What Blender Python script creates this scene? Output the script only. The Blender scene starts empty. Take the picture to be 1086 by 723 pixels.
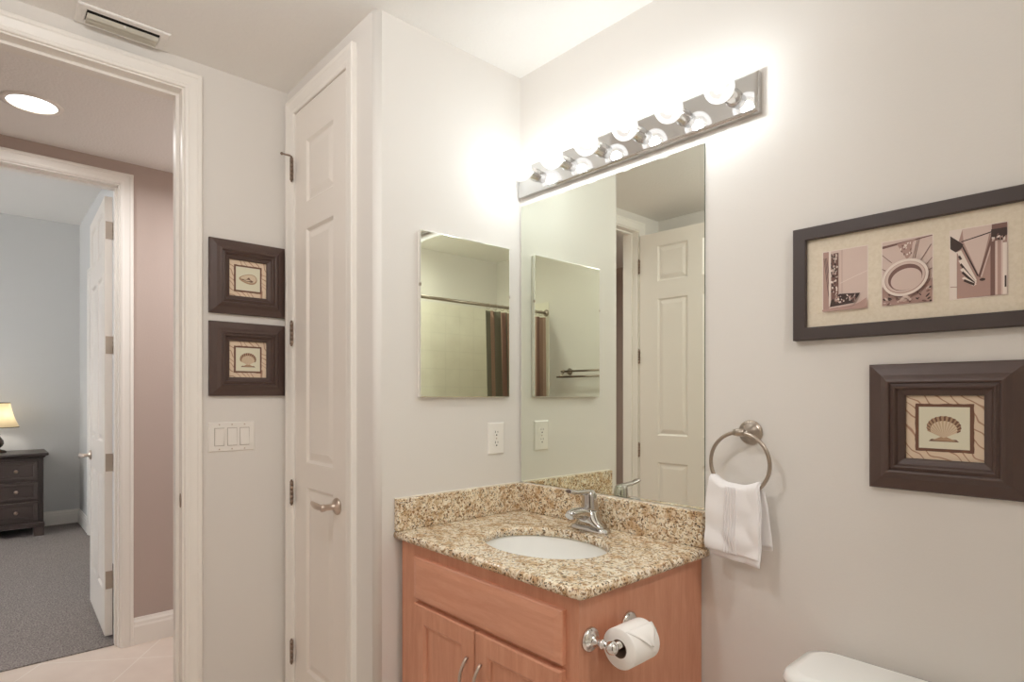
import bpy, bmesh, math, random
from mathutils import Vector, Matrix
PI = math.pi
random.seed(7)
SC = bpy.context.scene
COL = SC.collection

# ------------------------------------------------------------------ camera, light, exposure
cam_d = bpy.data.cameras.new('camera'); cam = bpy.data.objects.new('camera', cam_d); COL.objects.link(cam)
cam.location = (1.690, -1.576, 1.321)
cam.rotation_euler = (PI / 2, 0, 0.8341)
cam_d.sensor_width = 36.0
cam_d.lens = 36.0 * 623.4 / 1086
cam_d.shift_y = (418.95 - 361.5) / 1086
cam_d.clip_start = 0.02
SC.camera = cam
vs = SC.view_settings
vs.view_transform = 'Standard'; vs.look = 'None'; vs.gamma = 1.0; vs.use_curve_mapping = False
vs.exposure = 0.05
try:
    SC.cycles.sample_clamp_indirect = 4.0
    SC.cycles.max_bounces = 14; SC.cycles.diffuse_bounces = 8; SC.cycles.glossy_bounces = 8
    SC.cycles.transparent_max_bounces = 12
    SC.cycles.use_denoising = True
except Exception:
    pass
BULB_W = 1.2          # watts of each vanity bulb
HALL_W = 4.8          # recessed hall light
DOME_FILL_W = 19.0          # added fill dome on the bathroom ceiling, out of view
SHOWER_FILL_W = 11.0       # added fill light over the tub, out of view
LAMP_W = 2.2          # bedside lamp
WINDOW_W = 2800.0       # added daylight lamp at the unseen bedroom window

W = bpy.data.worlds.new('world'); SC.world = W; W.use_nodes = True
W.node_tree.nodes['Background'].inputs[0].default_value = (0.95, 0.97, 1.0, 1)
W.node_tree.nodes['Background'].inputs[1].default_value = 1.0

def light(name, kind, loc, power, color=(1, 1, 1), size=0.05, rot=(0, 0, 0), parent=None, size_y=None, spot=None):
    d = bpy.data.lights.new(name, kind); d.energy = power; d.color = color
    if kind == 'AREA':
        d.size = size
        if size_y: d.shape = 'RECTANGLE'; d.size_y = size_y
    else:
        d.shadow_soft_size = size
    if kind == 'SPOT': d.spot_size = spot; d.spot_blend = 0.6
    o = bpy.data.objects.new(name, d); COL.objects.link(o)
    o.location = loc; o.rotation_euler = rot
    if parent is not None:
        o.parent = parent; o.location = Vector(loc) - Vector(parent.location)
    return o

H = 2.565            # bathroom ceiling
HH = 2.545           # hall ceiling
HB = 3.085           # bedroom ceiling
YF = -2.05           # wall behind the camera
light('added_daylight', 'AREA', (-3.9, -4.42, 1.6), WINDOW_W, (0.97, 0.985, 1.0), 1.5, (-PI / 2, 0, 0), None, 1.5)  # added area lamp standing in for daylight from an unseen window

# ------------------------------------------------------------------ materials
def srgb(r, g, b):
    f = lambda c: (c / 255 / 12.92) if c / 255 <= 0.04045 else ((c / 255 + 0.055) / 1.055) ** 2.4
    return (f(r), f(g), f(b), 1.0)

class Mat:
    def __init__(s, name, color=(0.8, 0.8, 0.8, 1), rough=0.5, metal=0.0, spec=0.5):
        s.m = bpy.data.materials.new(name); s.m.use_nodes = True
        s.t = s.m.node_tree; s.b = s.t.nodes['Principled BSDF']
        s.b.inputs['Base Color'].default_value = color
        s.b.inputs['Roughness'].default_value = rough
        s.b.inputs['Metallic'].default_value = metal
        s.b.inputs['Specular IOR Level'].default_value = spec
    def node(s, kind, **kw):
        n = s.t.nodes.new(kind)
        for k, v in kw.items():
            if k in n.inputs.keys(): n.inputs[k].default_value = v
            else: setattr(n, k, v)
        return n
    def link(s, a, b): s.t.links.new(a, b)
    def coords(s, scale=(1, 1, 1)):
        tc = s.node('ShaderNodeTexCoord'); mp = s.node('ShaderNodeMapping')
        mp.inputs['Scale'].default_value = scale
        s.link(tc.outputs['Object'], mp.inputs['Vector']); return mp.outputs['Vector']
    def ramp(s, fac, stops, interp='LINEAR'):
        r = s.node('ShaderNodeValToRGB'); r.color_ramp.interpolation = interp
        el = r.color_ramp.elements
        while len(el) < len(stops): el.new(0.5)
        for e, (p, c) in zip(el, stops): e.position = p; e.color = c
        s.link(fac, r.inputs['Fac']); return r.outputs['Color']
    def bump(s, scale, strength, dist=0.002, detail=3, vec=None):
        n = s.node('ShaderNodeTexNoise'); n.inputs['Scale'].default_value = scale; n.inputs['Detail'].default_value = detail
        s.link(vec or s.coords(), n.inputs['Vector'])
        b = s.node('ShaderNodeBump'); b.inputs['Strength'].default_value = strength; b.inputs['Distance'].default_value = dist
        s.link(n.outputs['Fac'], b.inputs['Height']); s.link(b.outputs['Normal'], s.b.inputs['Normal'])
        return s

M = {}
def simple(key, color, rough=0.5, metal=0.0, spec=0.5, bump=None):
    m = Mat(key, color, rough, metal, spec)
    if bump: m.bump(*bump)
    M[key] = m.m
    return m
simple('wall_paint', srgb(227, 223, 218), 0.8, spec=0.15, bump=(160, 0.12))
simple('ceiling_paint', srgb(243, 241, 238), 0.9, spec=0.1, bump=(95, 0.5, 0.004))
simple('hall_paint', srgb(186, 170, 162), 0.7, spec=0.2, bump=(160, 0.2))
simple('bedroom_paint', srgb(214, 214, 213), 0.75, spec=0.2, bump=(160, 0.2))
simple('trim_paint', srgb(242, 238, 232), 0.35, spec=0.4)
simple('door_paint', srgb(238, 232, 225), 0.4, spec=0.4, bump=(60, 0.04))
simple('chrome', (0.80, 0.79, 0.78, 1), 0.13, 1.0)
simple('faucet_chrome', (0.60, 0.585, 0.57, 1), 0.10, 1.0)
simple('bar_chrome', (0.70, 0.70, 0.70, 1), 0.06, 1.0)
simple('nickel', srgb(176, 164, 152), 0.3, 1.0)
simple('aged_nickel', srgb(150, 132, 118), 0.33, 1.0)
simple('satin_nickel', srgb(205, 190, 178), 0.28, 1.0)
simple('mirror_glass', (0.84, 0.87, 0.78, 1), 0.0, 1.0)
simple('mirror_edge', srgb(120, 128, 118), 0.2, 0.6)
simple('mirror_bevel', (0.88, 0.90, 0.85, 1), 0.12, 1.0)
simple('porcelain', srgb(243, 243, 240), 0.12)
simple('plastic_white', srgb(240, 236, 230), 0.3)
simple('plastic_grey', srgb(170, 162, 152), 0.5)
simple('plastic_dark', srgb(60, 56, 52), 0.5)
simple('caulk', srgb(238, 232, 220), 0.5)
simple('frame_brown', srgb(80, 62, 56), 0.42, bump=(300, 0.08))
simple('frame_flat', srgb(66, 55, 52), 0.5)
simple('furniture_dark', srgb(47, 38, 35), 0.35, bump=(40, 0.05))
simple('terry', srgb(246, 243, 243), 0.95, spec=0.05, bump=(900, 0.5, 0.002))
simple('terry_band', srgb(238, 234, 234), 0.8, spec=0.1)
simple('tissue', srgb(247, 244, 240), 0.95, spec=0.05, bump=(400, 0.1))
simple('cardboard', srgb(112, 92, 78), 0.9)
simple('void_shade', srgb(30, 27, 25), 0.9)
simple('vent_metal', srgb(205, 202, 190), 0.45, bump=(60, 0.03))
simple('lamp_ceramic', srgb(58, 46, 38), 0.2)
simple('acrylic', srgb(240, 240, 235), 0.15)

def mat_granite():
    m = Mat('granite', rough=0.12)
    v = m.coords()
    nz = m.node('ShaderNodeTexNoise'); nz.inputs['Scale'].default_value = 45; nz.inputs['Detail'].default_value = 2
    m.link(v, nz.inputs['Vector'])
    mix = m.node('ShaderNodeMixRGB', blend_type='ADD'); mix.inputs['Fac'].default_value = 0.025
    m.link(v, mix.inputs['Color1']); m.link(nz.outputs['Color'], mix.inputs['Color2'])
    def cells(scale):
        k = m.node('ShaderNodeTexVoronoi'); k.inputs['Scale'].default_value = scale
        m.link(mix.outputs['Color'], k.inputs['Vector'])
        s = m.node('ShaderNodeSeparateColor'); m.link(k.outputs['Color'], s.inputs['Color']); return s.outputs['Red']
    base = m.ramp(cells(150), [(0.0, srgb(140, 110, 80)), (0.10, srgb(190, 162, 126)), (0.3, srgb(224, 203, 170)), (0.55, srgb(240, 227, 202)), (1.0, srgb(246, 238, 222))])
    fine = m.ramp(cells(290), [(0.0, srgb(38, 30, 24)), (0.08, srgb(66, 50, 38)), (0.11, srgb(160, 128, 92)), (0.2, (1, 1, 1, 1)), (1.0, (1, 1, 1, 1))], 'LINEAR')
    mul = m.node('ShaderNodeMixRGB', blend_type='MULTIPLY'); mul.inputs['Fac'].default_value = 0.92
    m.link(base, mul.inputs['Color1']); m.link(fine, mul.inputs['Color2'])
    blot = m.node('ShaderNodeTexNoise'); blot.inputs['Scale'].default_value = 26; blot.inputs['Detail'].default_value = 4
    m.link(v, blot.inputs['Vector'])
    br = m.ramp(blot.outputs['Fac'], [(0.36, srgb(206, 172, 130)), (0.52, (1, 1, 1, 1)), (1, (1, 1, 1, 1))])
    mu2 = m.node('ShaderNodeMixRGB', blend_type='MULTIPLY'); mu2.inputs['Fac'].default_value = 0.68
    m.link(mul.outputs['Color'], mu2.inputs['Color1']); m.link(br, mu2.inputs['Color2'])
    m.link(mu2.outputs['Color'], m.b.inputs['Base Color'])
    M['granite'] = m.m
mat_granite()

def mat_wood(key, c0, c1, axis_scale, rough=0.38):
    m = Mat(key, rough=rough)
    v = m.coords(axis_scale)
    n = m.node('ShaderNodeTexNoise'); n.inputs['Scale'].default_value = 9; n.inputs['Detail'].default_value = 6; n.inputs['Distortion'].default_value = 0.6
    m.link(v, n.inputs['Vector'])
    n2 = m.node('ShaderNodeTexNoise'); n2.inputs['Scale'].default_value = 70; n2.inputs['Detail'].default_value = 2
    m.link(v, n2.inputs['Vector'])
    ad = m.node('ShaderNodeMath', operation='MULTIPLY_ADD'); ad.inputs[1].default_value = 0.35
    m.link(n2.outputs['Fac'], ad.inputs[0]); m.link(n.outputs['Fac'], ad.inputs[2])
    c = m.ramp(ad.outputs[0], [(0.45, c0), (0.9, c1)])
    m.link(c, m.b.inputs['Base Color'])
    M[key] = m.m
mat_wood('maple_vertical', srgb(198, 137, 108), srgb(212, 154, 125), (6, 6, 0.7))
mat_wood('maple_horizontal', srgb(207, 146, 117), srgb(219, 161, 133), (0.7, 6, 6))

def mat_tile(key, c, grout, size, mortar=0.003, rough=0.25, rot=0.0, vec='xy'):
    m = Mat(key, rough=rough)
    tc = m.node('ShaderNodeTexCoord')
    mp = m.node('ShaderNodeMapping'); mp.inputs['Rotation'].default_value = (0, 0, rot)
    if vec == 'wall':
        s = m.node('ShaderNodeSeparateXYZ'); m.link(tc.outputs['Object'], s.inputs[0])
        a = m.node('ShaderNodeMath', operation='ADD'); m.link(s.outputs['X'], a.inputs[0]); m.link(s.outputs['Y'], a.inputs[1])
        cb = m.node('ShaderNodeCombineXYZ'); m.link(a.outputs[0], cb.inputs['X']); m.link(s.outputs['Z'], cb.inputs['Y'])
        m.link(cb.outputs[0], mp.inputs['Vector'])
    else:
        m.link(tc.outputs['Object'], mp.inputs['Vector'])
    b = m.node('ShaderNodeTexBrick'); b.offset = 0.0
    b.inputs['Scale'].default_value = 1.0; b.inputs['Brick Width'].default_value = size; b.inputs['Row Height'].default_value = size
    b.inputs['Mortar Size'].default_value = mortar; b.inputs['Mortar Smooth'].default_value = 0.3
    b.inputs['Color1'].default_value = c; b.inputs['Color2'].default_value = c; b.inputs['Mortar'].default_value = grout
    m.link(mp.outputs['Vector'], b.inputs['Vector'])
    n = m.node('ShaderNodeTexNoise'); n.inputs['Scale'].default_value = 7; n.inputs['Detail'].default_value = 6
    m.link(tc.outputs['Object'], n.inputs['Vector'])
    r = m.ramp(n.outputs['Fac'], [(0.3, (0.86, 0.84, 0.82, 1)), (0.7, (1, 1, 1, 1))])
    x = m.node('ShaderNodeMixRGB', blend_type='MULTIPLY'); x.inputs['Fac'].default_value = 0.6
    m.link(b.outputs['Color'], x.inputs['Color1']); m.link(r, x.inputs['Color2'])
    m.link(x.outputs['Color'], m.b.inputs['Base Color']); M[key] = m.m
mat_tile('floor_tile', srgb(224, 209, 197), srgb(234, 224, 214), 0.45, 0.004, 0.35, 0.6)
mat_tile('wall_tile', srgb(236, 232, 218), srgb(222, 218, 205), 0.155, 0.002, 0.3, 0, 'wall')

def mat_speckle(key, c0, c1, scale, rough=0.95, bump=0.6):
    m = Mat(key, rough=rough, spec=0.1)
    n = m.node('ShaderNodeTexNoise'); n.inputs['Scale'].default_value = scale; n.inputs['Detail'].default_value = 4
    m.link(m.coords(), n.inputs['Vector'])
    m.link(m.ramp(n.outputs['Fac'], [(0.35, c0), (0.65, c1)]), m.b.inputs['Base Color'])
    b = m.node('ShaderNodeBump'); b.inputs['Strength'].default_value = bump; b.inputs['Distance'].default_value = 0.01
    m.link(n.outputs['Fac'], b.inputs['Height']); m.link(b.outputs['Normal'], m.b.inputs['Normal']); M[key] = m.m
mat_speckle('carpet', srgb(108, 101, 98), srgb(152, 144, 140), 130)
mat_speckle('mat_board', srgb(222, 210, 190), srgb(229, 218, 200), 140, 0.9, 0.0)

def mat_wavy(key, c0, c1, scale, dirn='X', dist=6.0):
    m = Mat(key, rough=0.8, spec=0.2)
    w = m.node('ShaderNodeTexWave', wave_type='BANDS', bands_direction=dirn)
    w.inputs['Scale'].default_value = scale; w.inputs['Distortion'].default_value = dist; w.inputs['Detail'].default_value = 1.5; w.inputs['Detail Scale'].default_value = 0.6
    m.link(m.coords(), w.inputs['Vector'])
    m.link(m.ramp(w.outputs['Fac'], [(0.0, c0), (0.13, c1), (1, c1)]), m.b.inputs['Base Color']); M[key] = m.m
mat_wavy('print_pattern', srgb(176, 136, 112), srgb(226, 206, 182), 24, 'DIAGONAL', 13.0)
simple('print_border', srgb(118, 84, 68), 0.85)
simple('print_cream', srgb(226, 222, 200), 0.85)
simple('shell_light', srgb(218, 200, 174), 0.85)
simple('shell_tan', srgb(198, 174, 146), 0.85)
simple('shell_mid', srgb(176, 146, 118), 0.85)
simple('shell_dark', srgb(120, 90, 74), 0.85)
simple('sepia_white', srgb(232, 218, 208), 0.6)
simple('sepia_light', srgb(212, 190, 180), 0.6)
simple('sepia_mid', srgb(176, 144, 134), 0.6)
simple('sepia_deep', srgb(124, 92, 84), 0.6)
simple('sepia_dark', srgb(66, 48, 44), 0.6)

def mat_curtain():
    m = Mat('curtain_fabric', rough=0.85, spec=0.1)
    tc = m.node('ShaderNodeUVMap'); s = m.node('ShaderNodeSeparateXYZ'); m.link(tc.outputs['UV'], s.inputs[0])
    f = m.node('ShaderNodeMath', operation='MULTIPLY'); f.inputs[1].default_value = 7.0; m.link(s.outputs['X'], f.inputs[0])
    fr = m.node('ShaderNodeMath', operation='FRACT'); m.link(f.outputs[0], fr.inputs[0])
    c = m.ramp(fr.outputs[0], [(0, srgb(112, 106, 92)), (0.35, srgb(156, 126, 110)), (0.6, srgb(186, 156, 140)), (0.8, srgb(132, 102, 92))], 'CONSTANT')
    m.link(c, m.b.inputs['Base Color']); M['curtain_fabric'] = m.m
mat_curtain()

def mat_shade():
    m = Mat('lamp_shade_fabric', srgb(206, 192, 164), 0.9)
    tr = m.node('ShaderNodeBsdfTranslucent'); tr.inputs['Color'].default_value = srgb(226, 208, 170)
    mx = m.node('ShaderNodeMixShader'); mx.inputs[0].default_value = 0.4
    m.link(m.b.outputs[0], mx.inputs[1]); m.link(tr.outputs[0], mx.inputs[2])
    m.link(mx.outputs[0], m.t.nodes['Material Output'].inputs['Surface']); M['lamp_shade_fabric'] = m.m
mat_shade()

def mat_emit(key, color, strength):
    m = bpy.data.materials.new(key); m.use_nodes = True; t = m.node_tree
    t.nodes.remove(t.nodes['Principled BSDF'])
    e = t.nodes.new('ShaderNodeEmission'); e.inputs[0].default_value = color; e.inputs[1].default_value = strength
    t.links.new(e.outputs[0], t.nodes['Material Output'].inputs['Surface']); M[key] = m
mat_emit('downlight_glow', (1, 0.97, 0.92, 1), 6.0)
mat_emit('filament_glow', (1, 0.95, 0.88, 1), 40.0)

def mat_bulb():      # lit clear globe: see-through glass that glows around its filament
    m = bpy.data.materials.new('lit_bulb_glass'); m.use_nodes = True; t = m.node_tree
    t.nodes.remove(t.nodes['Principled BSDF'])
    tr = t.nodes.new('ShaderNodeBsdfTransparent'); gl = t.nodes.new('ShaderNodeBsdfGlossy'); gl.inputs['Roughness'].default_value = 0.03
    em = t.nodes.new('ShaderNodeEmission'); em.inputs[0].default_value = (1, 0.97, 0.93, 1); em.inputs[1].default_value = 0.26
    fr = t.nodes.new('ShaderNodeFresnel'); fr.inputs['IOR'].default_value = 1.45
    mx = t.nodes.new('ShaderNodeMixShader'); ad = t.nodes.new('ShaderNodeAddShader')
    t.links.new(fr.outputs[0], mx.inputs[0]); t.links.new(tr.outputs[0], mx.inputs[1]); t.links.new(gl.outputs[0], mx.inputs[2])
    t.links.new(mx.outputs[0], ad.inputs[0]); t.links.new(em.outputs[0], ad.inputs[1])
    t.links.new(ad.outputs[0], t.nodes['Material Output'].inputs['Surface']); M['lit_bulb_glass'] = m
mat_bulb()

# ------------------------------------------------------------------ mesh helpers
def axis_frame(d):
    d = Vector(d).normalized()
    u = d.cross(Vector((0, 0, 1)))
    if u.length < 1e-4: u = d.cross(Vector((0, 1, 0)))
    u.normalize(); return u, d.cross(u).normalized(), d

class MB:
    def __init__(s): s.bm = bmesh.new(); s.mats = []; s.mi = 0; s.uv = None
    def mat(s, key):
        if key not in s.mats: s.mats.append(key)
        s.mi = s.mats.index(key); return s
    def face(s, vs, smooth=False):
        try:
            f = s.bm.faces.new(vs); f.material_index = s.mi; f.smooth = smooth; return f
        except ValueError:
            return None
    def v(s, p): return s.bm.verts.new(p)
    def box(s, lo, hi, bevel=0.0, seg=2):
        x0, y0, z0 = [min(a, b) for a, b in zip(lo, hi)]; x1, y1, z1 = [max(a, b) for a, b in zip(lo, hi)]
        p = [s.v(c) for c in ((x0, y0, z0), (x1, y0, z0), (x1, y1, z0), (x0, y1, z0), (x0, y0, z1), (x1, y0, z1), (x1, y1, z1), (x0, y1, z1))]
        fs = [s.face([p[i] for i in q]) for q in ((0, 3, 2, 1), (4, 5, 6, 7), (0, 1, 5, 4), (1, 2, 6, 5), (2, 3, 7, 6), (3, 0, 4, 7))]
        if bevel > 0:
            es = list({e for f in fs for e in f.edges})
            r = bmesh.ops.bevel(s.bm, geom=es, offset=bevel, segments=seg, profile=0.5, affect='EDGES', clamp_overlap=True)
            for f in r['faces']: f.material_index = s.mi; f.smooth = True
        return s
    def prism(s, pts, fn, a, b, smooth=False):
        """pts: 2-D outline; fn(p, q, h) -> xyz; extruded from a to b"""
        A = [s.v(fn(p, q, a)) for p, q in pts]; B = [s.v(fn(p, q, b)) for p, q in pts]
        s.face(list(reversed(A))); s.face(B)
        n = len(pts)
        for i in range(n): s.face([A[i], A[(i + 1) % n], B[(i + 1) % n], B[i]], smooth)
        return s
    def loops(s, rings, closed=True, cap0=False, cap1=False, smooth=True, wrap=False):
        V = [[s.v(p) for p in r] for r in rings]
        m = len(V)
        for i in range(m if wrap else m - 1):
            a, b = V[i], V[(i + 1) % m]; n = len(a)
            for j in range(n if closed else n - 1):
                s.face([a[j], a[(j + 1) % n], b[(j + 1) % n], b[j]], smooth)
        if cap0: s.face(list(reversed(V[0])), False)
        if cap1: s.face(V[-1], False)
        return s
    def lathe(s, prof, c=(0, 0, 0), d=(0, 0, 1), n=32, cap=True, smooth=True):
        """prof: (radius, height along d)"""
        u, w, d = axis_frame(d); c = Vector(c); R = []
        for r, h in prof:
            r = max(r, 1e-5)
            R.append([c + d * h + (u * math.cos(2 * PI * k / n) + w * math.sin(2 * PI * k / n)) * r for k in range(n)])
        return s.loops(R, True, cap, cap, smooth)
    def tube(s, path, r, n=12, closed=False, cap=True):
        path = [Vector(p) for p in path]; m = len(path); R = []
        up = None
        for i, p in enumerate(path):
            a = path[(i - 1) % m] if (closed or i > 0) else p
            b = path[(i + 1) % m] if (closed or i < m - 1) else p
            d = (b - a).normalized()
            if up is None: u, w, _ = axis_frame(d); up = u
            u = (up - d * up.dot(d)).normalized(); up = u; w = d.cross(u)
            rr = r(i / (m - 1)) if callable(r) else r
            ra, rb = rr if isinstance(rr, tuple) else (rr, rr)
            R.append([p + u * math.cos(2 * PI * k / n) * ra + w * math.sin(2 * PI * k / n) * rb for k in range(n)])
        return s.loops(R, True, cap and not closed, cap and not closed, True, closed)
    def sphere(s, c, r, n=24, sc=(1, 1, 1)):
        c = Vector(c); m = n // 2
        R = []
        for i in range(m + 1):
            t = PI * i / m; rr = max(math.sin(t), 1e-4)
            R.append([c + Vector((math.cos(2 * PI * k / n) * rr * r * sc[0], math.sin(2 * PI * k / n) * rr * r * sc[1], -math.cos(t) * r * sc[2])) for k in range(n)])
        return s.loops(R, True, True, True, True)
    def sweep_rect(s, a0, a1, b0, b1, prof, fn, open_bottom=False):
        """mitred moulding round a rectangle; prof: (inset d, height h); fn(a, b, h) -> xyz"""
        cs = []
        for d, h in prof:
            if open_bottom: cs.append([fn(a0 + d, b0, h), fn(a0 + d, b1 - d, h), fn(a1 - d, b1 - d, h), fn(a1 - d, b0, h)])
            else: cs.append([fn(a0 + d, b0 + d, h), fn(a0 + d, b1 - d, h), fn(a1 - d, b1 - d, h), fn(a1 - d, b0 + d, h)])
        V = [[s.v(p) for p in c] for c in cs]; n = len(V)
        for i in range(n):
            A, B = V[i], V[(i + 1) % n]
            for j in range(3 if open_bottom else 4): s.face([A[j], B[j], B[(j + 1) % 4], A[(j + 1) % 4]])
        if open_bottom:
            s.face([V[i][0] for i in range(n)]); s.face([V[i][3] for i in range(n)])
        return s
    def poly(s, pts, fn, h):
        s.face([s.v(fn(a, b, h)) for a, b in pts]); return s
    def build(s, name, mat=None, parent=None, local=False, **mods):
        bmesh.ops.recalc_face_normals(s.bm, faces=s.bm.faces[:])
        root = parent
        while root is not None and root.parent is not None: root = root.parent
        if root is not None and not local:
            off = Vector(root.location)
            for v in s.bm.verts: v.co -= off
        me = bpy.data.meshes.new(name); s.bm.to_mesh(me); s.bm.free()
        for k in (s.mats or [mat]): me.materials.append(M[k])
        o = bpy.data.objects.new(name, me); COL.objects.link(o); o.parent = parent
        if mods.get('bevel'):
            b = o.modifiers.new('bevel', 'BEVEL'); b.width = mods['bevel']; b.segments = 2; b.limit_method = 'ANGLE'; b.angle_limit = 0.6
        if mods.get('subsurf'):
            b = o.modifiers.new('subsurf', 'SUBSURF'); b.levels = mods['subsurf']; b.render_levels = mods['subsurf']
        return o

def tag(o, label, cat, group=None):
    o['label'] = label; o['category'] = cat
    if group: o['group'] = group
    return o
def thing(name, label, cat, loc, rotz=0.0, group=None):
    o = bpy.data.objects.new(name, None); COL.objects.link(o); o.empty_display_size = 0.05
    o.location = loc; o.rotation_euler = (0, 0, rotz)
    return tag(o, label, cat, group)
def struct(o, label=None):
    o['kind'] = 'structure'
    if label: o['label'] = label
    return o
def copy_tree(o, parent=None):
    c = o.copy(); COL.objects.link(c); c.parent = parent
    for ch in list(o.children): copy_tree(ch, c)
    return c
XP = lambda x0: (lambda a, b, h: (x0 + h, a, b))      # plane facing +x: a = y, b = z
YN = lambda y0: (lambda a, b, h: (a, y0 - h, b))      # plane facing -y: a = x, b = z
YP = lambda y0: (lambda a, b, h: (a, y0 + h, b))
XY = lambda a, b, h: (a, b, h)

# ------------------------------------------------------------------ the setting
DX = -0.731                 # face of the wall with the two small pictures
YA = -0.633                 # face of the closet wall
D0, D1, DH = -1.82, -1.003, 2.466     # bathroom doorway
HX = -1.966                 # hall wall
B0, B1, BH = -1.815, -1.017, 2.436   # bedroom doorway
def wall(name, pts, fn, a, b, mat='wall_paint'):
    return struct(MB().prism(pts, fn, a, b).build(name, mat))
wall('wall_right', [(-0.12, 0), (2.67, 0), (2.67, H), (-0.12, H)], YP(0), 0, 0.12)
r = 0.022
arc = [(-r + r * math.cos(t), YA + r - r * math.sin(t)) for t in [PI / 2 * k / 8 for k in range(9)]]
bm_ = MB(); bm_.prism([(-0.12, 0.0), (0, 0.0)] + arc + [(-0.185, YA), (-0.185, YA + 0.11), (-0.12, YA + 0.11)], XY, 0, H)
for f in bm_.bm.faces:
    f.smooth = abs(f.normal.z) < 0.5 and f.calc_area() < 0.05

o = bm_.build('wall_back', 'wall_paint'); struct(o)
wall('wall_closet', [(DX, 0), (-0.648, 0), (-0.648, 2.452), (-0.185, 2.452), (-0.185, H), (DX, H)], YP(YA), 0, 0.11)
wall('wall_closet_inside', [(DX, 0), (-0.12, 0), (-0.12, H), (DX, H)], YP(-0.03), 0, 0.03)
wall('wall_left', [(-2.17, 0), (D0, 0), (D0, DH), (D1, DH), (D1, 0), (0.0, 0), (0.0, H), (-2.17, H)], XP(DX - 0.12), 0, 0.12)
wall('wall_front', [(DX, 0), (2.67, 0), (2.67, H), (DX, H)], YN(YF), 0, 0.12)
wall('wall_tub', [(YF, 0), (0, 0), (0, H), (YF, H)], XP(2.55), 0, 0.12)
wall('wall_chase', [(1.80, -0.52), (2.55, -0.52), (2.55, 0), (1.80, 0)], XY, 0, H)
wall('ceiling', [(DX, YF), (2.55, YF), (2.55, 0), (DX, 0)], XY, H, H + 0.1, 'ceiling_paint')
wall('floor', [(DX, YF), (2.55, YF), (2.55, 0), (DX, 0)], XY, -0.1, 0, 'floor_tile')
# tile lining of the tub alcove
struct(MB().prism([(1.86, YF), (2.55, YF), (2.55, -0.52), (1.86, -0.52), (1.86, -0.528), (2.542, -0.528), (2.542, YF + 0.008), (1.86, YF + 0.008)], XY, 0.45, 2.12).build('wall_tile_surround', 'wall_tile'))
# hall
wall('floor_hall', [(HX - 0.06, -3.0), (DX, -3.0), (DX, 0.3), (HX - 0.06, 0.3)], XY, -0.1, -0.0005, 'floor_tile')
wall('ceiling_hall', [(HX, -3.0), (DX - 0.12, -3.0), (DX - 0.12, 0.3), (HX, 0.3)], XY, HH, HH + 0.1, 'ceiling_paint')
wall('wall_hall', [(-4.6, 0), (B0, 0), (B0, BH), (B1, BH), (B1, 0), (0.3, 0), (0.3, HB), (-4.6, HB)], XP(HX - 0.12), 0, 0.12, 'hall_paint')
wall('wall_hall_end', [(HX, 0), (DX, 0), (DX, HH), (HX, HH)], YP(0.3), 0, 0.1, 'hall_paint')
wall('wall_hall_far', [(HX, 0), (DX, 0), (DX, HH), (HX, HH)], YN(-3.0), 0, 0.1, 'hall_paint')
wall('wall_hall_side', [(-3.0, 0), (-2.17, 0), (-2.17, HH), (-3.0, HH)], XP(DX - 0.12), 0, 0.12, 'hall_paint')
wall('wall_hall_corner', [(0.0, 0), (0.3, 0), (0.3, HH), (0.0, HH)], XP(DX - 0.12), 0, 0.12, 'hall_paint')
# bedroom
BX = HX - 0.12
wall('floor_bedroom', [(-5.97, -4.6), (HX - 0.06, -4.6), (HX - 0.06, -0.1), (-5.97, -0.1)], XY, -0.1, 0.006, 'carpet')
wall('ceiling_bedroom', [(-5.97, -4.6), (BX, -4.6), (BX, -0.1), (-5.97, -0.1)], XY, HB, HB + 0.1, 'ceiling_paint')
wall('wall_bedroom_far', [(-4.6, 0), (-0.1, 0), (-0.1, HB), (-4.6, HB)], XP(-5.97), 0, 0.12, 'bedroom_paint')
wall('wall_bedroom_right', [(-5.85, 0), (-5.06, 0), (-5.06, 2.44), (-4.25, 2.44), (-4.25, 0), (BX, 0), (BX, HB), (-5.85, HB)], YP(-0.80), 0, 0.10, 'bedroom_paint')
wall('wall_bedroom_closet', [(-5.85, 0), (BX, 0), (BX, HB), (-5.85, HB)], YP(-0.2), 0, 0.1, 'bedroom_paint')
wall('wall_bedroom_left', [(-5.85, 0), (-4.7, 0), (-4.7, 2.4), (-3.1, 2.4), (-3.1, 0.8), (-4.7, 0.8), (-4.7, 0.0005), (BX, 0), (BX, HB), (-5.85, HB)], YN(-4.5), 0, 0.1, 'bedroom_paint')
wn = MB().sweep_rect(-4.7, -3.1, 0.8, 2.4, [(0, 0), (0, 0.04), (0.05, 0.04), (0.05, 0)], YN(-4.52)); wn.box((-3.92, -4.555, 0.8), (-3.88, -4.525, 2.4))
struct(wn.build('window_1', 'trim_paint'))
# plane of the bedroom side of the hall wall: painted lining so that the bedroom stays grey
wall('wall_bedroom_near', [(-4.5, 0.0), (B0 - 0.0, 0.0), (B0, BH), (B1, BH), (B1, 0), (-0.8, 0), (-0.8, HB), (-4.5, HB)], XP(BX - 0.004), 0, 0.004, 'bedroom_paint')

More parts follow.
